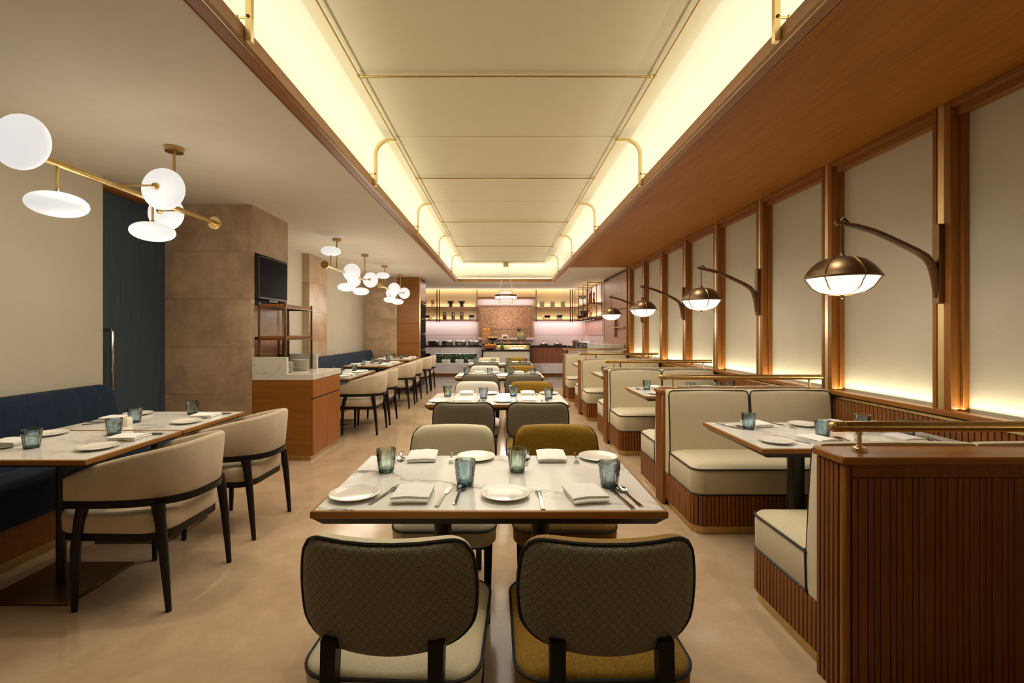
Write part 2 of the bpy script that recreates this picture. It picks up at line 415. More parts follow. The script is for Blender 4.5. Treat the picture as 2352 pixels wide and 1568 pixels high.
def thing(name, label, cat, loc=(0, 0, 0), rz=0, group=None):
    o = bpy.data.objects.new(name, None); C.objects.link(o); o.location = loc; o.rotation_euler = (0, 0, rz)
    o.empty_display_size = .1
    return tag(o, label, cat, group)
def setting(name, mb=None, mat=None, label=None, cat=None):
    o = obj(name, mb, mat) if mb else thing(name, None, None)
    o['kind'] = 'structure'
    if label: o['label'] = label
    if cat: o['category'] = cat
    return o
KIDS = {}
def children(o): return [c for c in bpy.data.objects if c.parent is o]
def dup(root, loc, rz=0, label=None, group=None, kids=None):
    r = root.copy(); C.objects.link(r); r.location = loc; r.rotation_euler = (0, 0, rz)
    if label: r['label'] = label
    if group: r['group'] = group
    tree = KIDS.get(root.name)
    if tree is None:
        tree = [(c, children(c)) for c in children(root)]; KIDS[root.name] = tree
    for ch, gs in tree:
        c = ch.copy(); C.objects.link(c); c.parent = r
        for g in gs:
            d = g.copy(); C.objects.link(d); d.parent = c
    return r
def rrect(hx, hy, r, n=5, cx=0, cy=0):
    r = min(r, hx, hy); out = []
    for sx, sy, a0 in ((1, 1, 0), (-1, 1, PI/2), (-1, -1, PI), (1, -1, 1.5*PI)):
        for i in range(n+1):
            a = a0+PI/2*i/n
            out.append((cx+sx*(hx-r)+r*math.cos(a), cy+sy*(hy-r)+r*math.sin(a)))
    return out
def sm(t): t = max(0, min(1, t)); return t*t*(3-2*t)

def B(*a, c=0): return MB().box(*a, c=c)
ORD = ['first', 'second', 'third', 'fourth', 'fifth', 'sixth', 'seventh', 'eighth', 'ninth', 'tenth', 'eleventh', 'twelfth']

# ------------------------------------------------------------------ room shell
YB, YE = -3.0, 14.9
setting('floor', B(-3.7, 2.8, YB, 11.3, -.1, 0), 'floor')
setting('floor', B(-3.7, 2.8, 11.3, YE+.1, -.1, 0), 'floor2')
setting('wall_front', B(-3.7, 2.8, YB-.1, YB, 0, 3.3), 'ceil')
wl = setting('wall_left', B(-3.7, -3.40, YB, 3.96, 0, 2.7), 'cream_wall')
obj('wall_section', B(-3.7, -3.40, 5.0, YE, 0, 2.7), 'cream_wall', wl)
obj('recess_back', B(-3.7, -3.58, 3.96, 4.87, 0, 2.7), 'groove', wl)
H = 2.68
setting('ceiling', B(-3.7, -1.275, YB, 12.17, H, H+.08), 'ceil')
setting('ceiling', B(-3.7, 2.8, 12.17, 14.62, H, H+.08), 'ceil')
setting('ceiling', B(1.345, 2.8, 9.63, 12.17, H, H+.08), 'ceil')
setting('ceiling', B(1.36, 2.8, YB, 9.63, H, H+.06), 'wood_ceiling')
setting('ceiling', B(-3.7, 2.8, 14.62, YE+.1, H+.16, H+.2), 'ceil')
up = setting('ceiling', B(-1.4, 1.5, CY0-.3, CY1+.3, 3.125, 3.2), 'panel')
# stretched fabric panels of the coffer, split at the bracket lines
ARM_Y = [0.02, 2.10, 4.18, 6.26, 8.34, 10.42]
ys = [CY0+.1] + ARM_Y + [12.0]
for a, b in zip(ys[:-1], ys[1:]):
    obj('fabric_panel', B(-.975, 1.035, a+.006, b-.006, 3.102, 3.125, c=.006), 'panel', up)
# curved cove between the ledge and the upper ceiling
def cove(sgn, x0, x1):
    prof = [(x0, 2.69), (x0, 2.80), (x0, 2.88)]
    for i in range(1, 11):
        a = PI/2*i/10; prof.append((x0+(x1-x0)*(1-math.cos(a)), 2.88+.245*math.sin(a)))
    mb = MB(); rows = [CY0-.2+(CY1-CY0+.4)*k/4 for k in range(5)]
    return mb.loft([[(x, y, z) for x, z in prof] for y in rows], False, False, False)
setting('trim_1', cove(-1, -1.37, -1.08), 'cove')
setting('trim_2', cove(1, 1.455, 1.17), 'cove')
prof = [(CY1+.2, 2.69), (CY1+.2, 2.9)]+[(CY1+.2-.28*(1-math.cos(PI/2*i/8)), 2.9+.225*math.sin(PI/2*i/8)) for i in range(1, 9)]
setting('trim_3', MB().loft([[(x, y, z) for y, z in prof] for x in (-1.37, 0, 1.455)], False, False, False), 'cove')
setting('trim_4', B(-1.4, 1.5, CY0-.22, CY0-.2, 2.6, 3.13), 'cove')
def coffer_side(name, xo, xi):
    s = 1 if xi > xo else -1
    def bx(a, b, z0, z1, c=.002):
        x0, x1 = sorted((xo+s*a, xo+s*b)); return B(x0, x1, CY0, CY1+.03, z0, z1, c=c)
    wd = abs(xi-xo)
    t = setting(name, bx(.016, wd-.028, 2.664, 2.69), 'walnut_y')
    obj('outer_bead', bx(0, .010, 2.668, 2.70), 'walnut_y', t)
    obj('shadow_gap', bx(.004, wd-.005, 2.674, 2.69, 0), 'groove', t)
    obj('brass_edge', bx(wd-.024, wd-.019, 2.655, 2.70, 0), 'brass_l', t)
    obj('lip', bx(wd-.018, wd, 2.655, 2.725), 'edge', t)
    x0, x1 = sorted((xo-s*.12, xi-s*.018))
    obj('ledge', B(x0, x1, CY0, CY1, 2.69, 2.698), 'cove', t)
coffer_side('trim_5', -1.275, CL)
coffer_side('trim_6', 1.36, CR)
t = setting('trim_7', B(-1.275, 1.36, CY1, CY1+.11, 2.66, 2.69, c=.002), 'walnut_x')
obj('lip', B(CL-.01, CR+.01, CY1-.001, CY1+.02, 2.655, 2.725, c=.002), 'edge', t)

# brass rods and brackets of the coffer: one frame
rail = thing('ceiling_rail', 'slender brass rod frame with curved brackets hung under the long lit ceiling coffer', 'ceiling rail', (0, 0, 3.07))
RX0, RX1, RZ = -.968, 1.02, 0
for x in (RX0, RX1): obj('long_rod', MB().tube([(x, CY0+.3, 0), (x, 4, 0), (x, 11.43, 0)], .006, 8), 'brass', rail)
CROSS_Y = [1.06, 3.14, 5.22, 7.30, 9.38, 11.43]
for y in CROSS_Y:
    obj('cross_rod', MB().tube([(RX0, y, 0), (0, y, 0), (RX1, y, 0)], .0065, 8), 'brass', rail)
    for x, s in ((RX0, 1), (RX1, -1)):
        obj('connector', MB().tube([(x-s*.006, y, 0), (x+s*.03, y, 0)], .013, 8).tube([(x, y-.016, 0), (x, y+.016, 0)], .012, 8), 'brass_l', rail)
for y in ARM_Y:
    for xi, xr, s in ((CL+.018, RX0, 1), (CR-.018, RX1, -1)):
        R = .13; path = [(xi, y, -.415), (xi, y, -.3), (xi, y, -R)]
        for i in range(1, 9):
            a = PI/2*i/8; path.append((xi+s*R*(1-math.cos(a)), y, -R+R*math.sin(a)))
        path.append((xr+s*.01, y, 0))
        b = obj('bracket', MB().tube(path, .018, 4, rot=PI/4), 'brass_l', rail, ang=30)
        obj('pin', MB().tube([(xi+s*.013, y-.002, -.305), (xi-s*.055, y-.002, -.305)], .006, 8).tube([(xi-s*.05, y-.002, -.305), (xi-s*.055, y-.002, -.305)], .012, 8), 'brass', b)
        obj('pin_hole', MB().lathe([(0.0075, -.0165), (.0075, -.012)], 10, (xi, y, -.305), 'y'), 'groove', b)

# ------------------------------------------------------------------ right wall
wr = setting('wall_right', B(2.70, 2.8, YB, 9.63, 0, 2.7), 'groove')
POSTS = [-1.14+.9725*i for i in range(12)]
panel_mesh = {}
for i, yc in enumerate(POSTS):
    for nmx, a, b, x0, mt in (('post_board', -.067, -.022, 2.58, 'walnut_z'), ('post_board', .021, .05, 2.58, 'walnut_z')):
        obj(nmx, B(x0, 2.67, yc+a, yc+b, .87, H, c=.002), mt, wr)
    obj('panel_stop', B(2.632, 2.67, yc-.089, yc-.067, .87, 2.63, c=.002), 'walnut_z', wr)
    obj('brass_strip', B(2.584, 2.62, yc-.020, yc+.019, .87, H), 'brass_l', wr)
    if i < len(POSTS)-1:
        y0, y1 = yc+.05, POSTS[i+1]-.067
        obj('linen_panel', B(2.665, 2.70, y0-.02, y1+.02, .80, 2.66), 'fabric_wall', wr)
        obj('header', B(2.58, 2.67, y0, y1, 2.645, H, c=.002), 'walnut_y', wr)
        obj('header_step', B(2.61, 2.67, y0, y1, 2.60, 2.647, c=.002), 'walnut_y', wr)
obj('wainscot_cap', B(2.525, 2.61, YB, 9.63, .868, .90, c=.006), 'walnut_y', wr)
obj('wainscot_brass', B(2.55, 2.57, YB, 9.63, .842, .858), 'brass_l', wr)
obj('wainscot_back', B(2.572, 2.62, YB, 9.63, 0, .868), 'groove', wr)
obj('slot_floor', B(2.60, 2.70, YB, 9.63, .80, .84), 'walnut_y', wr)
ws = B(2.556, 2.574, -.0145, .0145, .04, .842, c=.004).mesh('slat', 'slat')
for k in range(53):
    link('slat', ws, wr, (0, 1.82+k*.0345, 0))
for a, b in ((-1.0, 1.75), (3.80, 5.62), (5.78, 7.58), (7.74, 9.55)):
    mb = MB(); y = a
    while y < b: mb.box(2.556, 2.574, y-.0145, y+.0145, .04, .842); y += .0345
    obj('slats', mb, 'slat', wr, smooth=False)['kind'] = 'stuff'
# far end of the panelled wall and the kitchen side
setting('wall_right', B(2.60, 2.8, 11.95, YE, 0, 2.7), 'pinkwall')
setting('trim_8', B(2.56, 2.70, 9.63, 9.70, 0, H, c=.004), 'walnut_z')

# ------------------------------------------------------------------ back wall
wb = setting('wall_back', B(-3.7, 2.8, YE, YE+.1, 0, 2.9), 'pinkwall')
obj('upper_panel', B(-3.4, 2.6, YE-.02, YE, 1.70, 2.86), 'shelfwall', wb)
obj('lit_panel', B(-.80, .99, YE-.04, YE, 1.70, 2.42), 'pinkwall', wb)
obj('tile_joint', B(-3.2, 2.6, YE-.005, YE, 1.255, 1.262), 'salmon', wb)
t = thing('mosaic_panel', 'copper mosaic wall panel in a pale frame above the buffet island', 'wall panel', (.1, YE-.08, 1.15))
obj('mosaic', B(-.82, .82, 0, .03, .02, 1.0), 'mosaic', t)
for x in (-.85, .85): obj('frame_bar', B(x-.035, x+.035, -.03, .035, -.02, 1.05, c=.004), 'pinkwood', t)
obj('frame_bar', B(-.812, .812, -.028, .034, 1.0, 1.049, c=.004), 'pinkwood', t)
obj('frame_bar', B(-.9, .9, -.05, .035, -.05, .02, c=.004), 'pinkwall', t)
obj('ledge_bar', B(-.6, .75, -.02, .0, .285, .30), 'chrome', t)
setting('wall_right', B(2.585, 2.6, 12.1, 14.88, 1.26, 1.69), 'salmon')

# ------------------------------------------------------------------ left pillars
def pillar(x0, x1, y0, y1, label, zs, right_from=None):
    p = setting('pillar', B(x0, x1-.02, y0+.02, y1, 0, H), 'groove')
    for a, b in zip(zs[:-1], zs[1:]):
        obj('stone_tile', B(x0, x1-.0015, y0, y0+.02, a+.0009, b-.0009, c=.001), 'stone', p)
        if right_from is None or a >= right_from-.01:
            obj('stone_tile', B(x1-.02, x1, y0+.0215, y1, a+.0009, b-.0009, c=.001), 'stone', p)
    return p
ZS = [0, .21, .70, 1.19, 1.69, 2.19, H]
p1 = setting('pillar', B(-3.58, -2.73, 4.89, 5.70, 0, H), 'groove')
for a, b in zip(ZS[:-1], ZS[1:]):
    obj('stone_tile', B(-3.58, -2.6315, 4.87, 4.89, a+.0009, b-.0009, c=.001), 'stone', p1)
    if a < 2.1: obj('stone_strip', B(-2.73, -2.63, 4.8915, 4.935, a+.0009, b-.0009, c=.001), 'stone', p1)
obj('stone_tile', B(-2.73, -2.63, 4.8915, 5.70, 2.191, H-.001, c=.0012), 'stone', p1)
obj('niche_back', B(-2.73, -2.72, 4.935, 5.70, 1.60, 2.19), 'groove', p1)
obj('bronze_panel', B(-2.73, -2.66, 4.936, 5.70, 1.295, 1.63, c=.002), 'stone', p1)
obj('bronze_panel', B(-2.73, -2.66, 4.936, 5.70, .90, 1.293, c=.002), 'mirror', p1)
obj('niche_end', B(-2.73, -2.63, 5.68, 5.70, .9, 2.19), 'stone', p1)
pillar(-3.42, -3.28, 7.90, 8.69, '', ZS)
pillar(-3.42, -2.572, 11.33, 11.9, '', ZS)
# tall wood-panelled end wall beside the kitchen
pw = thing('tall_cabinet', 'tall wood-panelled cabinet block beside the stone column at the kitchen entrance', 'cabinet', (-2.29, 11.33, 0))
obj('carcass', B(-.278, .262, .02, .80, 0, H), 'groove', pw)
zz = [0, .62, 1.08, 1.56, 2.06, H]
for a, b in zip(zz[:-1], zz[1:]): obj('panel', B(-.28, .26, 0, .02, a+.002, b-.002, c=.0015), 'cabinet_h', pw)
obj('side_panel', B(.262, .28, .02, .80, 2.12, H-.08, c=.003), 'pinkwood', pw)
obj('edge_strip', B(.26, .285, 0, .02, 0, H), 'brass', pw)
for k in range(4): obj('oven_front', B(.262, .285, .05, .78, .55+k*.39, .90+k*.39, c=.006), 'screen', pw)
for k in range(4): obj('oven_handle', MB().tube([(.30, .12, .88+k*.39), (.30, .7, .88+k*.39)], .008, 6), 'chrome', pw)

# ------------------------------------------------------------------ blue door on the left
d = setting('door_1', B(-3.58, -3.53, 3.94, 4.87, 0, 2.6, c=.003), 'door_blue')
obj('handle', MB().tube([(-3.53, 4.12, 1.37), (-3.47, 4.12, 1.37), (-3.455, 4.12, 1.35), (-3.455, 4.12, 1.1), (-3.455, 4.12, .85), (-3.47, 4.12, .83), (-3.53, 4.12, .83)], .016, 10), 'steel_dark', d)
obj('track', B(-3.58, -3.44, 3.96, 4.87, 2.60, 2.64), 'walnut_y', d)
obj('track_groove', B(-3.58, -3.47, 3.96, 4.87, 2.64, 2.68), 'groove', d)

# ------------------------------------------------------------------ tables
def make_table(name, label, cat, loc, W, D, cols, plate, group=None, rz=0, corner=.004):
    t = thing(name, label, cat, loc, rz, group)
    obj('wood_edge', B(-W/2, W/2, -D/2, D/2, .725, .7495, c=.003), 'edge', t)
    obj('marble_top', B(-W/2+.011, W/2-.011, -D/2+.011, D/2-.011, .74, .7505, c=.0008), 'marble' if name == 'dining_table' else 'marble_q', t)
    obj('underframe', MB().loft([[(x*W/2*k, y*D/2*k, z) for x, y in ((-1, -1), (1, -1), (1, 1), (-1, 1))] for k, z in ((.94, .70 if name != 'square_table' else .712), (.99, .7255))]), 'blackm', t)
    for cx, cy, r in cols:
        obj('column', MB().lathe([(r, .012), (r, .70)], 20, (cx, cy, 0)), 'blackm', t)
        obj('flange', MB().lathe([(r*2.2, .688), (r*2.2, .70)], 20, (cx, cy, 0)), 'blackm', t)
        if plate:
            px, py = plate
            obj('base_plate', B(cx-px/2, cx+px/2, cy-py/2, cy+py/2, 0, .013, c=.003), 'bronze', t)
    return t
CT_Y = [1.912, 4.205, 6.495, 8.785]
CT_N = ['front centre table', 'second centre table', 'third centre table', 'farthest centre table']
for n, y in zip(CT_N, CT_Y):
    o = make_table('dining_table', 'white marble dining table with wood edge, the ' + n + ' of the middle row', 'table', (-.046, y, 0), 1.2, .712,
               ((-.2, 0, .036), (.2, 0, .036)), (.12, .42), 'marble tables along the middle aisle')
LT = []   # left square tables (centre x, centre y, name)
for i, (y, w_, nme) in enumerate(((2.505, .66, 'nearest left wall table'), (3.18, .68, 'second left wall table'),
        (6.32, .63, 'third left wall table'), (6.96, .63, 'fourth left wall table'), (8.46, .61, 'fifth left wall table'),
        (9.08, .61, 'sixth left wall table'), (10.25, .6, 'seventh left wall table'), (10.86, .6, 'farthest left wall table'))):
    tx_ = -2.365 if i < 2 else -2.40
    LT.append((tx_, y, nme))
    make_table('square_table', 'small marble table before the navy wall bench, the ' + nme, 'table', (tx_, y, 0), .83, w_-.006,
               ((-.01 if i < 2 else -.06, .0, .022),), (.46, .42) if i < 2 else (.40, .40), 'small marble tables along the left wall')
BT_Y = [2.745, 4.71, 6.68, 8.65]
BT_N = ['nearest booth table', 'second booth table', 'third booth table', 'farthest booth table']
for n, y in zip(BT_N, BT_Y):
    make_table('booth_table', 'wood-edged marble table between two cream booth benches, the ' + n, 'table', (1.925, y, 0), 1.19, .71,
               ((-.2, 0, .045), (.3, 0, .045)), (.14, .36), 'marble tables in the booths')

# ------------------------------------------------------------------ centre dining chairs (face +y)
ZC = .532; ZT_C = .818
def bw(z):            # half width of the back at height z
    t = (z-ZC)/.286
    side = .199+.031*math.sin(PI*(.12+.76*t))
    rt, rb = .05, .075
    if ZT_C-z < rt: side -= rt-math.sqrt(max(0, rt*rt-(rt-(ZT_C-z))**2))
    if z-ZC < rb: side -= (rb-math.sqrt(max(0, rb*rb-(rb-(z-ZC))**2)))*1.15
    return max(.02, side)
def by(x, z): return -.235-.17*(z-ZC)+1.25*x*x*(.7+.3*(z-.5)/.33)
ZR = [ZC+.286*(.5-.5*math.cos(PI*i/20)) for i in range(21)]
def back_shell(sgn, D):
    def fn(u, v):
        i = u*20; z = ZR[int(round(i))]; t = 2*v-1
        x = t*bw(z); s = 2*(z-ZC)/.286-1
        p = max(0, 1-abs(t)**6)**.5*max(0, 1-abs(s)**8)**.5
        zz = z-.014*(1-t*t)*(1 if s < 0 else 0)*(-s)+(.009*max(0, s) if sgn > 0 else 0)
        return (x, by(x, z)+((.020 if sgn > 0 else -.004)+sgn*D*p), zz)
    mb = MB().grid(fn, 20, 22)
    n = len(mb.v)
    # close towards the mid surface
    def fn2(u, v):
        x, y, z = fn(u, v); return (x, by(x, ZR[int(round(u*20))]), z)
    mb2 = MB().grid(fn2, 20, 22)
    mb.v += mb2.v; mb.f += [tuple(n+i for i in f)[::-1] for f in mb2.f]
    # rim strip
    per = [(0, j) for j in range(22)]+[(i, 22) for i in range(20)]+[(20, 22-j) for j in range(22)]+[(20-i, 0) for i in range(20)]
    for (a, b), (c, d_) in zip(per, per[1:]+per[:1]):
        q, r = a*23+b, c*23+d_
        mb.f.append((q, r, n+r, n+q))
    return mb
def back_rim(off):
    out = []
    for i in range(21): out.append((1, i))
    pts = []
    for i in range(21):
        z = ZR[i]; s = 2*(z-ZC)/.286-1; pts.append((bw(z), z))
    pts = [(x+.005, z+(.005 if z > .8 else 0)) for x, z in pts]
    right = [(x, by(x, z)+off, z) for x, z in pts]
    left = [(-x, by(x, z)+off, z) for x, z in pts][::-1]
    top = [(x, by(x, ZT_C)+off, ZT_C+.005) for x in (bw(ZT_C)*k for k in (.6, .2, -.2, -.6))]
    bot = [(x, by(x, ZC)+off, ZC-.014*(1-(x/bw(ZC))**2)) for x in (-bw(ZC)*k for k in (.7, .35, 0, -.35, -.7))]
    return right+top+left+bot
ME = {}
def cushion(z0, z1, hx, hy, r, cx=0, cy=0, crown=.02, n=6):
    rings = []
    for z, ins in ((z0, .012), (z0+.012, .002), (z1-.03, 0), (z1-.012, .004), (z1-.002, .018), (z1+crown*.55, .07), (z1+crown*.9, .13), (z1+crown, .19)):
        ins = min(ins, min(hx, hy)*.92)
        rings.append([(x, y, z) for x, y in rrect(hx-ins, hy-ins, max(.01, r-ins*.5), n, cx, cy)])
    return MB().loft(rings)
ME['seat'] = cushion(.372, .462, .242, .252, .085, 0, .02)
ME['bf'] = back_shell(1, .030); ME['bb'] = back_shell(-1, .022)
ME['bp'] = MB().tube(back_rim(0.0), .0048, 6, closed=True)
ME['sp'] = MB().tube([(x, y, .447) for x, y in rrect(.241, .251, .085, 8, 0, .02)], .0055, 6, closed=True)
def leg(x0, y0, z0, x1, y1, z1, a, b):
    return MB().loft([[(x0+sx*a/2, y0+sy*a/2, z0) for sx, sy in ((-1, -1), (1, -1), (1, 1), (-1, 1))],
                      [(x1+sx*b/2, y1+sy*b/2, z1) for sx, sy in ((-1, -1), (1, -1), (1, 1), (-1, 1))]])
def make_chair(fabric_, label, loc, rz):
    t = thing('dining_chair', label, 'chair', loc, rz, 'upholstered chairs at the middle tables')
    def part(n, k, m, lab=None):
        key = k+'|'+m
        if key not in ME: ME[key] = ME[k].mesh(n, m, True, 50)
        o = link(n, ME[key], t)
        if lab: o['label'] = lab
        return o
    part('seat', 'seat', fabric_); part('seat_piping', 'sp', 'piping')
    part('backrest', 'bf', fabric_); part('back_panel', 'bb', 'scale', 'taupe back panel woven with diamond scales'); part('back_piping', 'bp', 'piping')
    if 'leg0' not in ME:
        for i, (a) in enumerate(((.137, -.292, 0, .137, -.246, .57, .030, .040), (-.137, -.292, 0, -.137, -.246, .57, .030, .040),
                                 (.2, .2, 0, .205, .19, .375, .026, .040), (-.2, .2, 0, -.205, .19, .375, .026, .040))):
            ME['leg%d' % i] = leg(*a)
        ME['fr'] = B(-.19, .19, -.22, .22, .345, .375, c=.004)
    for i in range(4): part('leg', 'leg%d' % i, 'black')
    part('seat_frame', 'fr', 'black')
    return t
for k, (n, y) in enumerate(zip(CT_N, CT_Y)):
    for side in ('near', 'far'):
        for lr, x in (('left', -.293), ('right', .270)):
            f = 'mustard' if lr == 'right' else 'cream2'
            if side == 'far' and lr == 'left' and k in (1, 2): f = 'white_fab'
            if k == 1 and side == 'near': f = 'mustard'
            word = {'mustard': 'mustard velvet', 'cream2': 'cream boucle', 'white_fab': 'white boucle'}[f]
            lab = f'{word} dining chair with patterned taupe back, {side} {lr} seat of the {n}'
            rz = random.uniform(-.02, .02)
            if side == 'near':
                dx = {('left', 0): .0, ('right', 0): 0}.get((lr, k), random.uniform(-.01, .01))
                make_chair(f, lab, (x+dx, y-.475, 0), (-.045 if (k == 0 and lr == 'left') else .02 if k == 0 else rz))
            else:
                make_chair(f, lab, (x+.02, y+.455, 0), PI+rz)

# ------------------------------------------------------------------ tub armchairs on the left (face +y in local space)
def upath(n=28, off=0.0):
    """U from the right arm front round the rear to the left arm front, outer offset off"""
    pts = []
    for i in range(n+1):
        s = i/n
        a = PI*(s)          # 0..pi around
        ca, sa = math.cos(a), math.sin(a)
        e = 2/2.9
        x = math.copysign(abs(ca)**e, ca)*(.275+off)
        y = .25-(abs(sa)**e)*(.532+off)
        pts.append((x, y, s))
    return pts
def arc(s, tab=[]):
    if not tab:
        P = upath(60); d = [0]
        for a, b in zip(P[:30], P[1:31]): d.append(d[-1]+math.hypot(b[0]-a[0], b[1]-a[1]))
        tab.extend([q/d[-1] for q in d])
    f = min(.5, s)*60; i = min(29, int(f)); return tab[i]+(tab[i+1]-tab[i])*(f-i)
def tub(thick=.042):
    N = 30; rings = []
    for (xo, yo, s), (xi, yi, _) in zip(upath(N, 0), upath(N, -thick)):
        h = .666+.139*(1-(1-arc(min(s, 1-s)))**1.65)
        fr = min(s, 1-s)
        zt = h-(.014*max(0, 1-fr/.03)**2); zb = .537
        lean = .022*(h-.66)/.145
        cx, cy = xo, yo
        nx, ny = xo-xi, yo-yi; L = math.hypot(nx, ny) or 1; nx, ny = nx/L, ny/L
        ring = []
        for dz, k, o in ((0, .1, 0), (.012, .0, 0), (.5, -.02, 1), (.93, 0, 1), (.985, .2, 1), (1, .5, 1), (.985, .8, 1), (.93, 1.0, 1), (.5, 1.04, 1), (.012, 1.0, 0), (0, .9, 0)):
            z = zb+(zt-zb)*dz if dz not in (.012,) else zb+.006
            l = lean*dz
            ring.append((xo+(xi-xo)*k+nx*l, yo+(yi-yo)*k+ny*l, z))
        rings.append(ring)
    return MB().loft(rings)
def rail_u():
    N = 30; rings = []
    for (xo, yo, s), (xi, yi, _) in zip(upath(N, .004), upath(N, -.046)):
        rings.append([(xo, yo, .505), (xo, yo, .537), (xi, yi, .537), (xi, yi, .505)])
    return MB().loft(rings)
def round_leg(pts, rr): return MB().tube(pts, rr, 10)
AM = {}
def make_armchair(label, loc, rz):
    t = thing('tub_armchair', label, 'armchair', loc, rz, 'tub armchairs along the left tables')
    if not AM:
        AM['backrest'] = (tub().mesh('backrest', 'herring', True, 60),)
        AM['back_rail'] = (rail_u().mesh('back_rail', 'black', True, 40),)
        AM['seat'] = (cushion(.368, .474, .248, .285, .12, 0, .07, .016, 7).mesh('seat', 'herring', True, 50),)
        AM['seat_frame'] = (MB().loft([[(x, y, z) for x, y in rrect(.240, .275, .115, 6, 0, .066)] for z in (.335, .372)]).mesh('seat_frame', 'black', True, 40),)
        AM['leg'] = tuple(round_leg(p, r).mesh('leg', 'black', True, 50) for s in (-1, 1) for p, r in (
            ([(s*.252, .215, 0), (s*.252, .21, .3), (s*.252, .19, .44), (s*.254, .17, .515)], [.013, .021, .023, .026]),
            ([(s*.240, -.238, 0), (s*.240, -.212, .3), (s*.238, -.195, .44), (s*.232, -.18, .515)], [.013, .021, .024, .03])))
    for k, ms in AM.items():
        for m in ms: link(k, m, t)
    return t
for i, (x, y, nme) in enumerate(LT):
    cx = -1.848 if i < 2 else -1.878
    yy = [2.497, 3.27, 6.33, 6.985, 8.43, 9.15, 10.35, 11.0][i]
    make_armchair(f'oatmeal tub armchair on black legs pushed up to the {nme}', (cx, yy, 0), PI/2+random.uniform(-.03, .03))

# ------------------------------------------------------------------ navy wall benches on the left
def banquette(label, y0, y1, dx=0):
    t = thing('banquette_bench', label, 'bench', (dx, y0, 0)); L = y1-y0; n = max(1, round(L/.19))
    prof = [(-3.395, .40), (-3.395, .895), (-3.375, .912), (-3.33, .918), (-3.285, .905), (-3.262, .875), (-3.245, .82), (-3.215, .65), (-3.185, .47), (-3.18, .40)]
    rings = []; NY = n*8
    for i in range(NY+1):
        f = i/8; fr = f-math.floor(f); d = min(fr, 1-fr)
        g = .006*max(0, 1-d/.07)
        e = min(i, NY-i)/6; ee = .05*max(0, 1-e)**2
        rings.append([(x-(g+ee*.6 if k >= 4 else 0), L*i/NY, z-(g*.5+ee*.7 if 2 <= k <= 6 else 0)) for k, (x, z) in enumerate(prof)])
    obj('backrest', MB().loft(rings), 'navy', t, ang=60)
    obj('seat', MB().loft([[(x, y, z) for x, y in rrect(.225-i, L/2-i, max(.02, .06-i), 5, -2.965, L/2)] for z, i in ((.255, .01), (.27, 0), (.42, 0), (.45, .012), (.465, .05), (.472, .12))]), 'navy', t, ang=60)
    obj('base', B(-3.38, -2.785, .01, L-.01, .06, .255, c=.003), 'cabinet_h', t)
    obj('plinth', B(-3.38, -2.80, .02, L-.02, 0, .06), 'brass', t)
banquette('navy channel-backed wall bench behind the nearest left tables', 1.3, 3.955)
banquette('navy channel-backed wall bench behind the far left tables', 5.9, 11.30, .12)

# ------------------------------------------------------------------ booth dividers, rails, benches
DV = [(1.70, 1.86), (3.645, 3.805), (5.62, 5.78), (7.58, 7.74), (9.55, 9.71)]
DN = ['nearest', 'second', 'third', 'fourth', 'farthest']
sl_end = B(0, .010, -.0095, .0095, .0, .86, c=.003).mesh('slat', 'slat')
sl_front = B(-.0095, .0095, 0, .010, .0, .815, c=.003).mesh('slat', 'slat')
sl_wide = B(-.0165, .0165, 0, .010, .0, .815, c=.003).mesh('slat', 'slat')
X0 = 1.245
for i, ((a, b), n) in enumerate(zip(DV, DN)):
    t = thing('booth_divider', f'reeded wooden booth divider with flat cap, the {n} of the row', 'divider', (0, a, 0), 0, 'wooden dividers between the booths')
    D = b-a
    obj('core', B(X0+.010, 2.55, .010, D, 0, .866), 'groove', t)
    obj('cap', B(X0-.012, 2.552, -.012 if i == 0 else 0, D, .866, .896, c=.005), 'walnut_x', t)
    obj('corner_post', B(X0, X0+.03, 0, .03, 0, .866, c=.008), 'walnut_z', t)
    if i == 0:
        for k in range(5): link('slat', sl_end, t, (X0, .0435+k*.0245, 0))
        x = X0+.043; k = 0
        obj('top_band', B(X0+.03, 2.55, .002, .012, .818, .866), 'slat', t)
        while x < 2.53:
            wide = k % 3 == 1; hw = .0165 if wide else .0095
            if k: x += hw
            link('slat', sl_wide if wide else sl_front, t, (x, 0, 0)); x += hw+.0035; k += 1
    else:
        mb = MB()
        for k in range(5): mb.box(X0, X0+.01, .034+k*.0245, .0525+k*.0245, 0, .866)
        obj('slats', mb, 'slat', t, smooth=False)['kind'] = 'stuff'
        obj('front_stile', B(X0+.03, 1.275, .002, .012, 0, .866), 'walnut_z', t)
    # brass hand rail standing on the cap
    r = thing('hand_rail', f'round brass rail on two posts along the {n} booth divider', 'rail', (0, a+.08, .896), 0, 'brass rails on the booth dividers')
    x1 = 2.555
    obj('bar', MB().lathe([(.003, 1.248), (.012, 1.250), (.0195, 1.258), (.0205, 1.27), (.0205, x1)], 14, (0, 0, .093), 'x'), 'brass', r)
    for k in range(4): obj('ring', MB().lathe([(.0205, 1.262+k*.012), (.0214, 1.264+k*.012), (.0205, 1.266+k*.012)], 14, (0, 0, .093), 'x'), 'brass_d', r)
    for x in (1.362, 2.45):
        p = obj('post', MB().lathe([(.008, .006), (.008, .085)], 10, (x, 0, 0)), 'brass_l', r)
        obj('foot', MB().lathe([(.026, 0), (.026, .012), (.022, .014), (.012, .015), (.012, .02)], 16, (x, 0, 0)), 'brass_l', p)
        obj('collar', MB().lathe([(.012, .062), (.012, .08)], 12, (x, 0, 0)), 'brass_l', p)

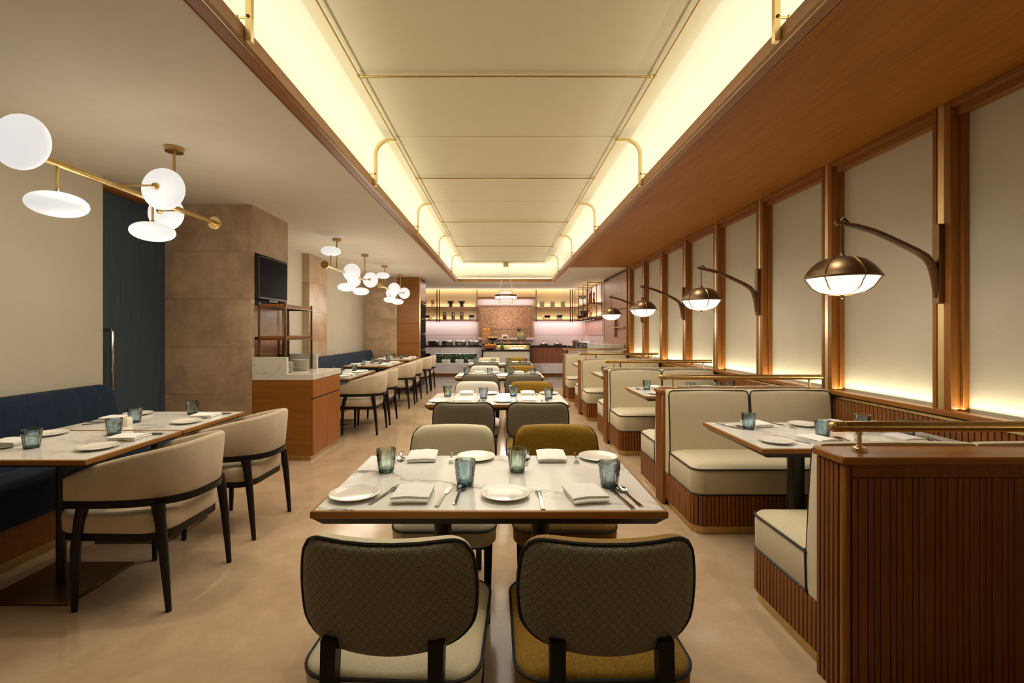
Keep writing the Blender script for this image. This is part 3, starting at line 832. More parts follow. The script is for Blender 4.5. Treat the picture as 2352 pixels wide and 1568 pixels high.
def outline(x0, x1, dep, r, ins, s, n=6, back=0.0):
    """bench plan: open list from the back at the aisle end, round the front corner, to the wall end"""
    pts = [(x0+ins, s*back)]
    cx, cy = x0+r, dep-r; rr = max(.005, r-ins)
    for i in range(n+1):
        a = PI+(-PI/2)*i/n
        pts.append((cx+rr*math.cos(a), s*(cy+rr*math.sin(a))))
    pts.append(((x0+x1)/2, s*(dep-ins))); pts.append((x1, s*(dep-ins)))
    return pts
def bench(loc_y, s, label, detail, full=True):
    t = thing('booth_bench', label, 'bench', (0, loc_y, 0), 0, 'cream booth benches')
    x0, x1, dep, r = 1.27, 2.525, .545, .075
    rings = []
    for z, ins in ((.258, .012), (.272, .002), (.40, 0), (.428, .004), (.441, .018), (.452, .06), (.458, .12)):
        o = outline(x0, x1, dep, r, ins, s, 6, .085); o.append((x1, s*.085))
        rings.append([(x, y, z) for x, y in o])
    obj('seat_cushion', MB().loft(rings), 'cream', t, ang=50)
    for z, ins in ((.430, .001), (.262, .004)):
        p = outline(x0, x1, dep, r, ins, s, 6, .085)
        obj('piping', MB().tube([(x, y, z) for x, y in p], .0058, 6), 'piping', t)
    xm = 1.895
    for a, b in ((x0, xm), (xm, x1)):
        prof = [(0.002, .262), (.088, .262), (.098, .30), (.100, .45), (.078, .72), (.064, .867), (.052, .893), (.03, .905), (.004, .903)]
        rings = []
        for k, (t_, ins) in enumerate(((0, .012), (.008, .003), (.03, 0), (.5, -.004), (.97, 0), (.992, .003), (1, .012))):
            x = a+(b-a)*t_
            rings.append([(x, s*max(.002, y-(ins if 1 <= i <= 6 else 0)), z-(ins if i >= 5 else 0)) for i, (y, z) in enumerate(prof)])
        obj('back_cushion', MB().loft(rings), 'cream', t, ang=50)
        e = .006
        loop = [(a+e, s*.094, .44), (a+e, s*.076, .70), (a+e, s*.061, .862), (a+e+.012, s*.052, .889), (a+.04, s*.05, .896), ((a+b)/2, s*.05, .898), (b-.04, s*.05, .896), (b-e-.012, s*.052, .889), (b-e, s*.061, .862), (b-e, s*.076, .70), (b-e, s*.094, .44)]
        obj('piping', MB().tube(loop, .0055, 6), 'piping', t)
    obj('piping', MB().tube([(x0-.001, s*.088, .262), (x0-.001, s*.092, .36), (x0, s*.097, .44)], .0055, 6), 'piping', t)
    o = outline(x0+.006, x1, dep-.006, r, .010, s); o.append((x1, 0))
    obj('base', MB().loft([[(x, y, z) for x, y in o] for z in (.05, .258)]), 'groove', t)
    o = outline(x0, x1, dep, r, .012, s); o.append((x1, 0))
    obj('plinth', MB().loft([[(x, y, z) for x, y in o] for z in (0, .052)]), 'brass', t)
    # reeds along the outline
    path = [Vector((x, y)) for x, y in outline(x0, x1, dep, r, .004, s)]
    seg = [(path[i+1]-path[i]).length for i in range(len(path)-1)]; tot = sum(seg)
    pitch = .0268 if detail else .03; n = int(tot/pitch); mb = MB()
    key = 'reed'
    if key not in ME: ME[key] = B(-.0112, .0112, -.006, .006, .052, .257, c=.003).mesh('slat', 'slat')
    for k in range(n):
        q = (k+.5)*tot/n; i = 0
        while q > seg[i]: q -= seg[i]; i += 1
        p = path[i]+(path[i+1]-path[i])*(q/seg[i]); dv = path[i+1]-path[i]; an = math.atan2(dv.y, dv.x)
        if detail: link('slat', ME[key], t, (p.x, p.y, 0), an)
        else:
            c_, s_ = math.cos(an), math.sin(an); b0 = len(mb.v); bb = MB().box(-.0112, .0112, -.006, .006, .052, .257)
            mb.v += [(p.x+x*c_-y*s_, p.y+x*s_+y*c_, z) for x, y, z in bb.v]; mb.f += [tuple(b0+i_ for i_ in f) for f in bb.f]
    if not detail: obj('slats', mb, 'slat', t, smooth=False)['kind'] = 'stuff'
for i in range(4):
    bench(DV[i][1], 1, f'cream piped booth bench against the back of the {DN[i]} divider, facing away', i == 0)
    bench(DV[i+1][0], -1, f'cream piped booth bench against the {DN[i+1]} divider, facing the camera', i == 0)

# ------------------------------------------------------------------ service cabinet, shelf, TV by the pillar
cx0, cx1, cy0, cy1 = -2.628, -1.99, 4.885, 5.70
t = thing('service_cabinet', 'cherry wood service cabinet with marble top standing against the stone pillar', 'cabinet', (cx0, cy0, 0))
W_, D_ = cx1-cx0, cy1-cy0
obj('body', B(0, W_-.018, 0, D_, .05, .845), 'cabinet_h', t)
obj('plinth', B(0, W_-.03, .015, D_-.02, 0, .05), 'brass', t)
dr = obj('drawer', B(W_-.018, W_, .004, D_-.004, .655, .842, c=.002), 'cabinet', t)
obj('finger_pull', B(W_-.018, W_-.006, .004, D_-.004, .637, .655), 'groove', dr)
for a, b in ((.004, D_/2-.002), (D_/2+.002, D_-.004)): obj('door', B(W_-.018, W_, a, b, .054, .637, c=.002), 'cabinet', t)
obj('worktop', B(0, W_+.004, -.006, D_+.01, .845, .907, c=.002), 'marble_w', t)
obj('upstand', B(0, .365, -.0055, .035, .9075, 1.085, c=.002), 'marble_w', t)
obj('upstand', B(0, .365, D_-.03, D_+.01, .9075, 1.085, c=.002), 'marble_w', t)
for (px, py, n_, nm_) in ((-2.345, 5.38, 10, 'far stack'), (-2.40, 5.10, 9, 'stack nearer the upstand')):
    base = None
    for k in range(n_):
        lab = f'white plate in the {nm_} on the service cabinet, {ORD[k]} from the bottom'
        if base is None:
            base = obj('plate', MB().lathe([(.001, .004), (.05, .002), (.06, .0), (.075, .003), (.10, .010), (.102, .012), (.10, .0125), (.07, .0065), (.001, .006)], 24), 'white'); o = base
        else:
            o = base.copy(); C.objects.link(o)
        o.location = (px+random.uniform(-.003, .003), py, .9085+k*.0122); tag(o, lab, 'plate', 'stacked plates on the service cabinet')
t = thing('open_shelf', 'open bronze-framed wooden shelf over the service cabinet beside the pillar', 'shelf', (-2.475, 4.95, .907))
for x in (-.125, .155):
    for y in (.02, .70):
        obj('post', B(x-.010, x+.010, y-.010, y+.010, .001, .76), 'bronze', t)
for z in (.385, .725):
    obj('shelf_board', B(-.125, .155, .01, .71, z-.012, z+.014, c=.002), 'walnut_y', t)
    for y in (.02, .70): obj('cross_bar', B(-.125, .155, y-.008, y+.008, z-.03, z-.013), 'bronze', t)
    for x in (-.125, .155): obj('side_bar', B(x-.008, x+.008, .02, .70, z-.03, z-.013), 'bronze', t)
t = thing('television', 'black flat television set into the side of the stone pillar', 'television', (-2.60, 5.278, 1.94))
obj('housing', B(-.06, -.005, -.335, .305, -.225, .225, c=.006), 'blackm', t)
obj('bezel', B(-.012, .018, -.34, .31, -.235, .228, c=.004), 'blackm', t)
obj('screen', B(.010, .0195, -.325, .295, -.215, .213), 'screen', t)
obj('stand_bar', B(-.01, .012, -.12, .09, -.262, -.235, c=.003), 'blackm', t)

# ------------------------------------------------------------------ opal disc chandeliers
def disc_mesh():
    pr = [(.131*math.cos(a)**.86 if math.cos(a) > 1e-6 else .0005, .062*math.sin(a)) for a in [PI*(-.5+i/18) for i in range(19)]]
    pr[0] = (.002, pr[0][1]); pr[-1] = (.002, pr[-1][1])
    return MB().lathe(pr, 40).mesh('opal_disc', 'disc', True, 80)
DISC = disc_mesh()
ZB = 2.245; XB = -2.37
def chandelier(label, y0, y1, rods, discs):
    t = thing('disc_chandelier', label, 'chandelier', (XB, y0, ZB), 0, 'disc chandeliers over the left tables')
    L = y1-y0
    obj('beam', MB().tube([(0, 0, 0), (0, L/2, 0), (0, L, 0)], .0185, 14), 'brass', t)
    for y in (0, L): obj('end_disc', MB().lathe([(.002, -.010), (.050, -.010), (.053, -.007), (.053, .007), (.05, .010), (.002, .010)], 28, (0, y, 0), 'y'), 'brass', t)
    for y in rods:
        r = obj('ceiling_rod', MB().tube([(0, y-y0, 0), (0, y-y0, H-ZB-.02)], .010, 10), 'brass', t)
        obj('canopy', MB().lathe([(.002, H-ZB-.035), (.058, H-ZB-.035), (.06, H-ZB-.03), (.06, H-ZB)], 28, (0, y-y0, 0)), 'brass', r)
    for kind, y in discs:
        yy = y-y0
        if kind in ('hang', 'up'):
            s = -1 if kind == 'hang' else 1
            a = obj('stem', MB().tube([(0, yy, 0), (0, yy, s*.155)], .007, 8), 'brass', t)
            obj('hub', MB().lathe([(.006, 0), (.012, -s*-.012), (.022, s*.03), (.022, s*.034)], 14, (0, yy, s*.135)), 'brass', a)
            link('opal_disc', DISC, a, (0, yy, s*(.155+.062)))
        else:                     # upright discs carried on a sideways arm; hub in front or behind
            dx, hub = kind
            a = obj('stem', MB().tube([(0, yy, 0), (dx, yy, 0)], .006, 8), 'brass', t)
            obj('hub', MB().lathe([(.007, -hub*.016), (.016, -hub*.008), (.022, hub*.012), (.022, hub*.016)], 14, (dx, yy, 0), 'y'), 'brass', a)
            dd = link('opal_disc', DISC, a, (dx, yy+hub*(.012+.062), 0)); dd.rotation_euler = (PI/2, 0, 0)
    return t
chandelier('brass beam chandelier with opal glass discs over the nearest left tables', 1.55, 3.83, (2.0, 3.36),
           [('up', 1.77), ((.10, -1), 2.27), ('hang', 2.48), ((.24, 1), 2.85), ('hang', 3.154), ((-.17, 1), 3.44)])
chandelier('brass beam chandelier with opal glass discs before the middle of the left wall', 6.20, 8.50, (6.65, 8.0),
           [('up', 6.42), ((.10, -1), 7.07), ('hang', 7.06), ('hang', 7.78), ((-.18, 1), 7.88), ((.09, 1), 7.95)])
chandelier('brass beam chandelier with opal glass discs nearest the kitchen', 8.95, 11.2, (9.36, 10.78),
           [('up', 9.2), ((.10, -1), 9.80), ('hang', 9.79), ('hang', 10.5), ((-.18, 1), 10.6), ((.09, 1), 10.7)])

# ------------------------------------------------------------------ swing-arm wall lamps
def wall_lamp(y, label):
    t = thing('swing_arm_lamp', label, 'wall lamp', (2.58, y, 1.62), 0, 'bronze dome lamps on the right wall')
    pl = MB()
    pl.loft([[(x, yy, z) for yy, z in rrect(.022, .235, .016, 4, 0, .13)] for x in (-.035, .012)])
    obj('back_plate', pl, 'bronze', t)
    path = [(-.028, 0, -.07), (-.036, 0, .02), (-.046, 0, .08), (-.062, 0, .13), (-.09, 0, .168), (-.145, 0, .203), (-.22, 0, .24), (-.31, 0, .283), (-.40, 0, .322), (-.50, 0, .351), (-.60, 0, .370)]
    obj('arm', MB().tube(path, [.016, .020, .022, .023, .022, .020, .019, .018, .017, .016, .014], 8, rot=PI/8), 'arm', t)
    obj('arm_tip', MB().lathe([(.003, -.014), (.015, -.01), (.015, .01), (.003, .014)], 12, (-.612, 0, .372), 'y'), 'bronze', t)
    obj('pulley', MB().tube([(-.605, 0, .372), (-.575, 0, .40), (-.545, 0, .372)], .007, 6), 'blackm', t)
    obj('cord', MB().tube([(-.585, 0, .365), (-.585, 0, .175)], .0045, 6), 'blackm', t)
    cx, cz = -.585, .05
    R = .188
    dome = [(.012, .135), (.018, .128), (.03, .121), (.07, .115), (.11, .098), (.148, .064), (.174, .030), (R-.004, .004), (R, 0), (R-.006, -.003)]
    s = obj('dome', MB().lathe(dome, 40, (cx, 0, cz), cap=False), 'dome', t, ang=60)
    obj('cap_knob', MB().lathe([(.003, .150), (.011, .147), (.012, .125)], 12, (cx, 0, cz)), 'bronze', s)
    gl = [(R-.008, -.002), (R-.02, -.022), (.145, -.058), (.11, -.084), (.06, -.098), (.02, -.102), (.001, -.102)]
    obj('glass_bowl', MB().lathe(gl, 40, (cx, 0, cz), cap=False), 'lampglass', t, ang=70)
    obj('rim_ring', MB().lathe([(R-.006, -.006), (R+.006, -.006), (R+.008, 0), (R+.006, .006), (R-.006, .006), (R-.006, -.006)], 40, (cx, 0, cz), cap=False), 'bronze', t)
    for k in range(6):
        a = k*PI/3+.5
        pts = [(r+.003, z+.001) for r, z in dome[3:9]] + [(r+.004, z-.002) for r, z in gl[1:]]
        obj('rib', MB().tube([(cx+r*math.cos(a), r*math.sin(a), cz+z) for r, z in pts], .003, 6), 'brass_d', t)
    obj('finial', MB().lathe([(.003, -.128), (.008, -.122), (.008, -.112), (.004, -.108), (.012, -.101)], 12, (cx, 0, cz)), 'bronze', t)
for y, n in ((POSTS[4], 'nearest'), (POSTS[6], 'second'), (POSTS[8], 'third'), (POSTS[10], 'farthest')):
    wall_lamp(y-.01, f'bronze dome lamp on a curved swing arm, the {n} along the right wall')
    l = bpy.data.lights.new('lamp_bulb', 'POINT'); l.energy = 3; l.color = (1, .93, .82); l.shadow_soft_size = .12
    lo = bpy.data.objects.new('lamp_bulb', l); C.objects.link(lo); lo.location = (1.995, y-.01, 1.45)

# ------------------------------------------------------------------ table settings
def plate_mb(): return MB().lathe([(.001, .0035), (.045, .003), (.05, .0), (.055, .0), (.062, .0035), (.085, .0115), (.0895, .0135), (.091, .015), (.0895, .0165), (.085, .0155), (.068, .0085), (.058, .006), (.001, .0055)], 40)
ME['plate'] = plate_mb().mesh('plate', 'white', True, 60)
def napkin_mb(seed, w_=.128, l_=.155, folds=4):
    rnd = random.Random(seed)
    pts = []                                   # centre line of the folded cloth in (y, z)
    th = .0066
    for k in range(folds):
        z = .0033+k*th; ya, yb = (-l_/2+rnd.uniform(0, .009), l_/2-rnd.uniform(0, .012))
        seq = [ya+(yb-ya)*q/6 for q in range(7)]
        if k % 2: seq = seq[::-1]
        pts += [(y, z+.0012*math.sin(9*y+k)) for y in seq]
        if k < folds-1:
            e = seq[-1]; s = 1 if e > 0 else -1
            pts.append((e+s*.004, z+th/2))
    h = .0028
    nrm = []
    for i in range(len(pts)):
        a, b = pts[max(0, i-1)], pts[min(len(pts)-1, i+1)]
        tx, tz = b[0]-a[0], b[1]-a[1]; L = math.hypot(tx, tz) or 1
        nrm.append((-tz/L, tx/L))
    outl = [(p[0]+n[0]*h, p[1]+n[1]*h) for p, n in zip(pts, nrm)]+[(p[0]-n[0]*h, p[1]-n[1]*h) for p, n in reversed(list(zip(pts, nrm)))]
    rings = []
    for i in range(9):
        u = i/8; x = (u-.5)*w_
        skew = rnd.uniform(-.002, .002); zs = (1-.16*max(0, abs(2*u-1)-.6)/.4)*rnd.uniform(.96, 1.03)
        rings.append([(x+(z-.012)*.2*(1 if u > .5 else -1), y+skew+.006*(u-.5), max(.0005, z*zs)) for y, z in outl])
    return MB().loft(rings)
for k in range(3): ME['napkin%d' % k] = napkin_mb(k+1).mesh('napkin', 'linen', True, 50)
def tumbler_mb(sides=14):
    rings = []; n = 20; zs = [.0, .006]+[.013+i*.0115 for i in range(8)]+[.097]
    for k, z in enumerate(zs):
        r = .0305+.0105*sm(z/.075+.05); r = .031+(.0105)*min(1, (z/.085))**.8
        ring = []
        for j in range(n):
            a = 2*PI*j/n
            f = .0013*(1 if (j+k) % 2 == 0 else -1)*(1 if 2 <= k <= 8 else 0)
            ring.append(((r+f)*math.cos(a), (r+f)*math.sin(a), z))
        rings.append(ring)
    for z in (.097, .07, .04, .016, .0135):
        r = (.031+.0105*min(1, (z/.085))**.8)-.0035
        if z == .0135: r -= .01
        rings.append([(r*math.cos(2*PI*j/n), r*math.sin(2*PI*j/n), z) for j in range(n)])
    return MB().loft(rings)
for c in ('blue', 'green', 'smoke'):
    ME['tumbler_'+c] = tumbler_mb().mesh('bowl', 'g_'+c, True, 12)
    ME['tbase_'+c] = MB().lathe([(.001, .0012), (.0285, .0012), (.0300, .004), (.0300, .0125), (.028, .0132), (.001, .0128)], 24).mesh('thick_base', 'gb_'+c, True, 40)
def strip(pts):     # pts: (y, half width, z, half thickness)
    return [[(-w_, y, z-h), (w_, y, z-h), (w_*.8, y, z+h), (-w_*.8, y, z+h)] for y, w_, z, h in pts]
def fork_parts():
    h = MB().loft(strip([(-.105, .0085, .002, .0018), (-.06, .0065, .003, .0016), (-.01, .0038, .006, .0016), (.03, .0035, .010, .0015), (.042, .0085, .009, .0013), (.052, .0115, .0075, .0012)]))
    tn = MB()
    for x in (-.0096, -.0032, .0032, .0096):
        tn.loft([[(x-a, y, z-.0009), (x+a, y, z-.0009), (x+a, y, z+.0009), (x-a, y, z+.0009)] for y, z, a in ((.0515, .0075, .0021), (.075, .0055, .0018), (.095, .0075, .0010))])
    return h, tn
def knife_parts():
    h = MB().loft(strip([(-.11, .0085, .0032, .003), (-.05, .0065, .0035, .0028), (.0, .0055, .0035, .0024), (.012, .005, .0035, .002)]))
    b = MB().loft([[(-w_*.5, y, .0018), (w_, y, .0022), (w_, y, .0030), (-w_*.5, y, .0046)] for y, w_ in ((.012, .006), (.03, .011), (.07, .0125), (.095, .009), (.106, .003))])
    return h, b
def spoon_parts():
    h = MB().loft(strip([(-.10, .0085, .002, .0018), (-.05, .006, .003, .0016), (.0, .0036, .006, .0016), (.03, .0034, .010, .0015), (.038, .0045, .009, .0014)]))
    def fn(top):
        def f(u, v):
            a = 2*PI*v; r = u
            x = .0185*r*math.cos(a)*(1-.12*math.sin(a)); y = .0635+.029*r*math.sin(a)
            return (x, y, .0025+.0062*r*r+(.0012 if top else 0))
        return f
    b = MB().grid(fn(False), 6, 24); n = len(b.v); b2 = MB().grid(fn(True), 6, 24)
    b.v += b2.v; b.f += [tuple(n+i for i in f)[::-1] for f in b2.f]
    b.f += [(6*25+j, 6*25+j+1, n+6*25+j+1, n+6*25+j) for j in range(24)]
    return h, b
CUT = {}
for nme, fnc, pn in (('fork', fork_parts, 'tines'), ('knife', knife_parts, 'blade'), ('spoon', spoon_parts, 'bowl')):
    a, b = fnc()
    CUT[nme] = (a.mesh('handle', 'chrome', True, 30), b.mesh(pn, 'chrome', True, 40), pn)
    a, b = fnc(); n0 = len(a.v); a.v += b.v; a.f += [tuple(n0+i for i in f) for f in b.f]
    CUT[nme+'_one'] = a.mesh(nme, 'chrome', True, 35)
ZT = .7507
def item(kind, x, y, rz, seat, tname, colour=None, parts=True, z=ZT):
    if kind == 'plate':
        o = link('plate', ME['plate'], None, (x, y, z), rz); lab = 'white side plate'
        cat = 'plate'
    elif kind == 'napkin':
        o = link('napkin', ME['napkin%d' % random.randint(0, 2)], None, (x, y, z), rz); lab = 'folded white napkin'; cat = 'napkin'
    elif kind == 'tumbler':
        o = thing('tumbler', None, None, (x, y, z), rz); cat = 'glass'
        link('glass_bowl', ME['tumbler_'+colour], o); link('thick_base', ME['tbase_'+colour], o)
        lab = {'blue': 'blue', 'green': 'green-tinted', 'smoke': 'smoky blue'}[colour]+' faceted tumbler'
    else:
        if parts:
            o = thing(kind, None, None, (x, y, z), rz)
            link('handle', CUT[kind][0], o); link(CUT[kind][2], CUT[kind][1], o)
        else: o = link(kind, CUT[kind+'_one'], None, (x, y, z), rz)
        lab = 'steel '+kind; cat = kind
    return tag(o, f'{lab} at the {seat} of the {tname}', cat, {'plate': 'side plates on the tables', 'napkin': 'folded napkins on the tables', 'tumbler': 'faceted tumblers on the tables'}.get(kind, kind+'s on the tables'))
def place(px, py, ang, seat, tname, colour='blue', skip=(), parts=True, jit=.006, over={}):
    """one place setting; (px,py) plate centre, ang: direction the diner faces (0 = +y)"""
    ca, sa = math.cos(ang), math.sin(ang)
    for kind, lx, ly, r in (('plate', 0, 0, 0), ('fork', .118, -.01, -.04), ('napkin', .215, 0, .02), ('knife', .325, .0, -.05), ('spoon', .372, .01, .02), ('tumbler', .375, .125, 0)):
        if kind in skip: continue
        lx, ly, r = over.get(kind, (lx, ly, r))
        lx += random.uniform(-jit, jit); ly += random.uniform(-jit, jit); r += random.uniform(-.05, .05)
        item(kind, px+lx*ca-ly*sa, py+lx*sa+ly*ca, ang+r, seat, tname, colour, parts)
# middle row
for k, (n, y) in enumerate(zip(CT_N, CT_Y)):
    dy = y-1.912; sk = () if k < 2 else ('fork', 'knife', 'spoon') if k == 3 else ('fork',)
    pr = k < 2
    if k == 0:
        place(-.540, 1.70, 0, 'near left seat', n, 'blue', over={'fork': (.112, .015, -.28), 'napkin': (.215, -.005, -.02), 'knife': (.325, .005, -.10), 'spoon': (.378, .015, -.02), 'tumbler': (.392, .13, 0)}, jit=.001)
        place(.008, 1.705, 0, 'near right seat', n, 'smoke', over={'fork': (.125, -.03, .0), 'napkin': (.29, -.01, .10), 'knife': (.415, -.02, .20), 'spoon': (.45, -.01, .19), 'tumbler': (.405, .10, 0)}, jit=.001)
        place(-.128, 2.205, PI, 'far left seat', n, 'green', over={'fork': (.115, .0, .12), 'napkin': (.25, 0, .03), 'knife': (.385, 0, .25), 'spoon': (.36, -.03, .2), 'tumbler': (.375, .20, 0)}, jit=.001)
        place(.45, 2.205, PI, 'far right seat', n, 'green', over={'fork': (.105, .0, -.12), 'napkin': (.222, 0, -.06), 'knife': (.335, .02, -.08), 'spoon': (.33, -.06, -.1), 'tumbler': (.39, .20, 0)}, jit=.001)
    else:
        place(-.540, 1.70+dy, 0, 'near left seat', n, 'smoke', sk, pr, over={'tumbler': (.36, .20, 0)})
        place(.008, 1.705+dy, 0, 'near right seat', n, 'smoke', sk, pr, over={'tumbler': (.405, .18, 0)})
        place(-.128, 2.205+dy, PI, 'far left seat', n, 'blue' if k > 1 else 'green', sk, pr, over={'tumbler': (.39, .16, 0)})
        place(.45, 2.205+dy, PI, 'far right seat', n, 'blue', sk, pr, over={'tumbler': (.35, .13, 0)})
# left tables: diners on the bench face +x (ang -90), on the chairs face -x (ang +90)
for k, (tx, ty, n) in enumerate(LT):
    sk = () if k < 3 else ('fork', 'knife') if k == 3 else ('fork', 'knife', 'spoon')
    col = 'blue' if k < 2 else 'smoke' if k % 2 else 'blue'
    place(tx+.275, ty-.105, PI/2, 'chair seat', n, col, sk, k < 2, over={'knife': (.30, .0, .05), 'spoon': (.345, .01, 0), 'tumbler': (.315, .17, 0), 'fork': (.11, .04, .5)} if k < 2 else {'fork': (.11, .0, 0), 'napkin': (.19, 0, 0), 'knife': (.27, 0, 0), 'spoon': (.30, 0, 0), 'tumbler': (.29, .15, 0)})
    place(tx-.275, ty+.20, -PI/2, 'bench seat', n, col, sk, k < 2, over={'knife': (.30, 0, 0), 'spoon': (.34, .02, .4), 'tumbler': (.295, .20, 0), 'napkin': (.205, .01, 0)} if k < 2 else {'napkin': (.19, 0, 0), 'knife': (.27, 0, 0), 'spoon': (.30, 0, 0), 'tumbler': (.29, .16, 0)})
t = thing('salt_cellar', 'small white salt cellar at the seam of the nearest left tables', 'salt cellar', (-2.40, 2.97, ZT))
obj('body', MB().loft([[(x, y, z) for x, y in rrect(.024-i, .024-i, .006, 3)] for z, i in ((0, .001), (.003, 0), (.046, 0), (.05, .003))]), 'salt', t)
obj('lid', MB().loft([[(x, y, z) for x, y in rrect(.020-i, .020-i, .005, 3)] for z, i in ((.05, .0), (.056, .001), (.058, .004))]), 'white', t)
t = obj('card', MB().prism([(-.03, 0), (.03, 0), (.002, .07), (-.002, .07)], 'x', -.05, .05), 'linen'); t.location = (-2.2, 6.63, ZT); t.rotation_euler = (0, 0, .3)
tag(t, 'white folded tent card on the third left wall table', 'card')
# booths
for k, (n, y) in enumerate(zip(BT_N, BT_Y)):
    dy = y-2.745
    if k == 0:
        place(1.49, 2.535+dy, 0, 'near aisle seat', n, 'blue', over={'fork': (.10, .05, .5), 'napkin': (.235, .015, .3), 'tumbler': (.335, .125, 0), 'knife': (.36, .03, .3), 'spoon': (.40, .01, .2)})
        place(2.02, 2.535+dy, 0, 'near wall seat', n, 'smoke', over={'fork': (.04, .09, .1), 'napkin': (.20, .04, .1), 'tumbler': (.30, .14, 0), 'knife': (.32, .03, .2), 'spoon': (.36, .01, .2)})
        place(1.925, 2.98+dy, PI, 'far aisle seat', n, 'blue', over={'fork': (.13, .01, .3), 'napkin': (.30, .0, .2), 'tumbler': (.41, .10, 0), 'knife': (.50, .03, .5), 'spoon': (.48, .0, .6)})
        place(2.40, 2.98+dy, PI, 'far wall seat', n, 'blue', over={'tumbler': (.22, .15, 0), 'napkin': (.26, -.01, 0), 'knife': (.13, .1, 0), 'spoon': (.17, .1, 0), 'fork': (.11, 0, 0)})
    elif k == 1:
        place(1.49, 2.535+dy, 0, 'near aisle seat', n, 'blue', ('fork',), False)
        place(1.925, 2.98+dy, PI, 'far aisle seat', n, 'blue', ('fork',), False, over={'tumbler': (.43, .10, 0), 'napkin': (.30, 0, .2), 'knife': (.50, .06, .4), 'spoon': (.53, .03, .3)})
        place(2.0, 2.535+dy, 0, 'near wall seat', n, 'blue', ('fork', 'knife', 'spoon'), False, over={'tumbler': (.16, .2, 0)})
        place(2.40, 2.98+dy, PI, 'far wall seat', n, 'smoke', ('fork', 'knife', 'spoon'), False, over={'tumbler': (.05, .14, 0)})
    elif k == 2:
        place(1.925, 2.98+dy, PI, 'far aisle seat', n, 'blue', ('fork', 'knife', 'plate'), False, over={'tumbler': (.45, .15, 0), 'napkin': (.33, 0, .2)})

# ------------------------------------------------------------------ buffet and kitchen end
t = thing('buffet_counter', 'long marble buffet counter with black top and planted niche along the back wall', 'counter', (0, 14.1, 0))
obj('black_top', B(-3.3, -.62, -.02, .79, .895, .945, c=.003), 'bmarble', t)
obj('fascia', B(-3.3, -.62, .0, .05, .70, .893), 'marble_k', t)
obj('niche_back', B(-3.3, -.62, .42, .45, .38, .70), 'groove', t)
for x in (-2.13, -.72): obj('niche_post', B(x-.06, x+.06, .0, .42, .40, .70, c=.004), 'marble_k', t)
obj('light_bar', B(-2.05, -.80, .03, .05, .688, .70), 'lampglass', t)
obj('base', B(-3.3, -.62, -.10, .42, .10, .40, c=.004), 'marble_k', t)
obj('toe_kick', B(-3.3, -.62, -.05, .42, 0, .10), 'walnut_x', t)
tl = t
t = thing('buffet_counter', 'reeded wooden buffet counter on a marble base right of the island', 'counter', (0, 14.1, 0))
obj('base', B(.83, 1.90, -.10, .42, .10, .40, c=.004), 'marble_k', t)
obj('toe_kick', B(.83, 1.90, -.05, .42, 0, .10), 'walnut_x', t)
obj('reeded_front', B(.86, 1.93, .02, .06, .40, .893), 'counterwood', t)
mb = MB()
for k in range(26): mb.box(.865+k*.041, .865+k*.041+.034, .005, .02, .40, .893)
obj('reeds', mb, 'counterwood', t, smooth=False)['kind'] = 'stuff'
obj('black_top', B(.83, 1.94, -.02, .79, .895, .945, c=.003), 'bmarble', t)
mb = MB(); rnd = random.Random(3)
for k in range(900):
    x, y, z = rnd.uniform(-2.05, -.80), rnd.uniform(.08, .36), rnd.uniform(.42, .67)
    a, b_ = rnd.uniform(0, 6.28), rnd.uniform(-.8, .8); L = rnd.uniform(.04, .08); dx, dy, dz = L*math.cos(a), L*math.sin(a)*.6, L*b_
    n0 = len(mb.v); wv = .012
    mb.v += [(x, y, z), (x+dx*.5-dy*.3, y+dy*.5, z+dz*.5+wv), (x+dx, y+dy, min(.69, z+dz)), (x+dx*.5+dy*.3, y+dy*.5, z+dz*.5-wv)]; mb.f.append((n0, n0+1, n0+2, n0+3))
obj('foliage', mb, 'leaf_d', tl, smooth=False)['kind'] = 'stuff'
area('niche_strip', (-1.42, 14.2, .69), 1.2, .05, 3.0, (1, .9, .66))
def lathe_thing(name, label, cat, loc, parts, group=None):
    t = thing(name, label, cat, loc, 0, group)
    for n, prof, m in parts: obj(n, MB().lathe(prof, 24), m, t)
    return t
for x, p in ((-1.72, 'leftmost of three'), (-1.31, 'middle of three'), (-.93, 'rightmost of three')):
    o = thing('bowl', f'white rectangular bowl on the ledge of the planted niche, {p}', 'bowl', (x, 14.10, .40), 0, 'white bowls on the buffet ledge')
    obj('vessel', MB().loft([[(px, py, z) for px, py in rrect(hx, hy, .03, 4)] for z, hx, hy in ((0, .10, .05), (.01, .11, .06), (.10, .128, .075), (.10, .12, .067), (.03, .10, .05))]), 'white', o)
    obj('rim', MB().tube([(px, py, .10) for px, py in rrect(.126, .073, .03, 4)], .005, 6, closed=True), 'white', o)
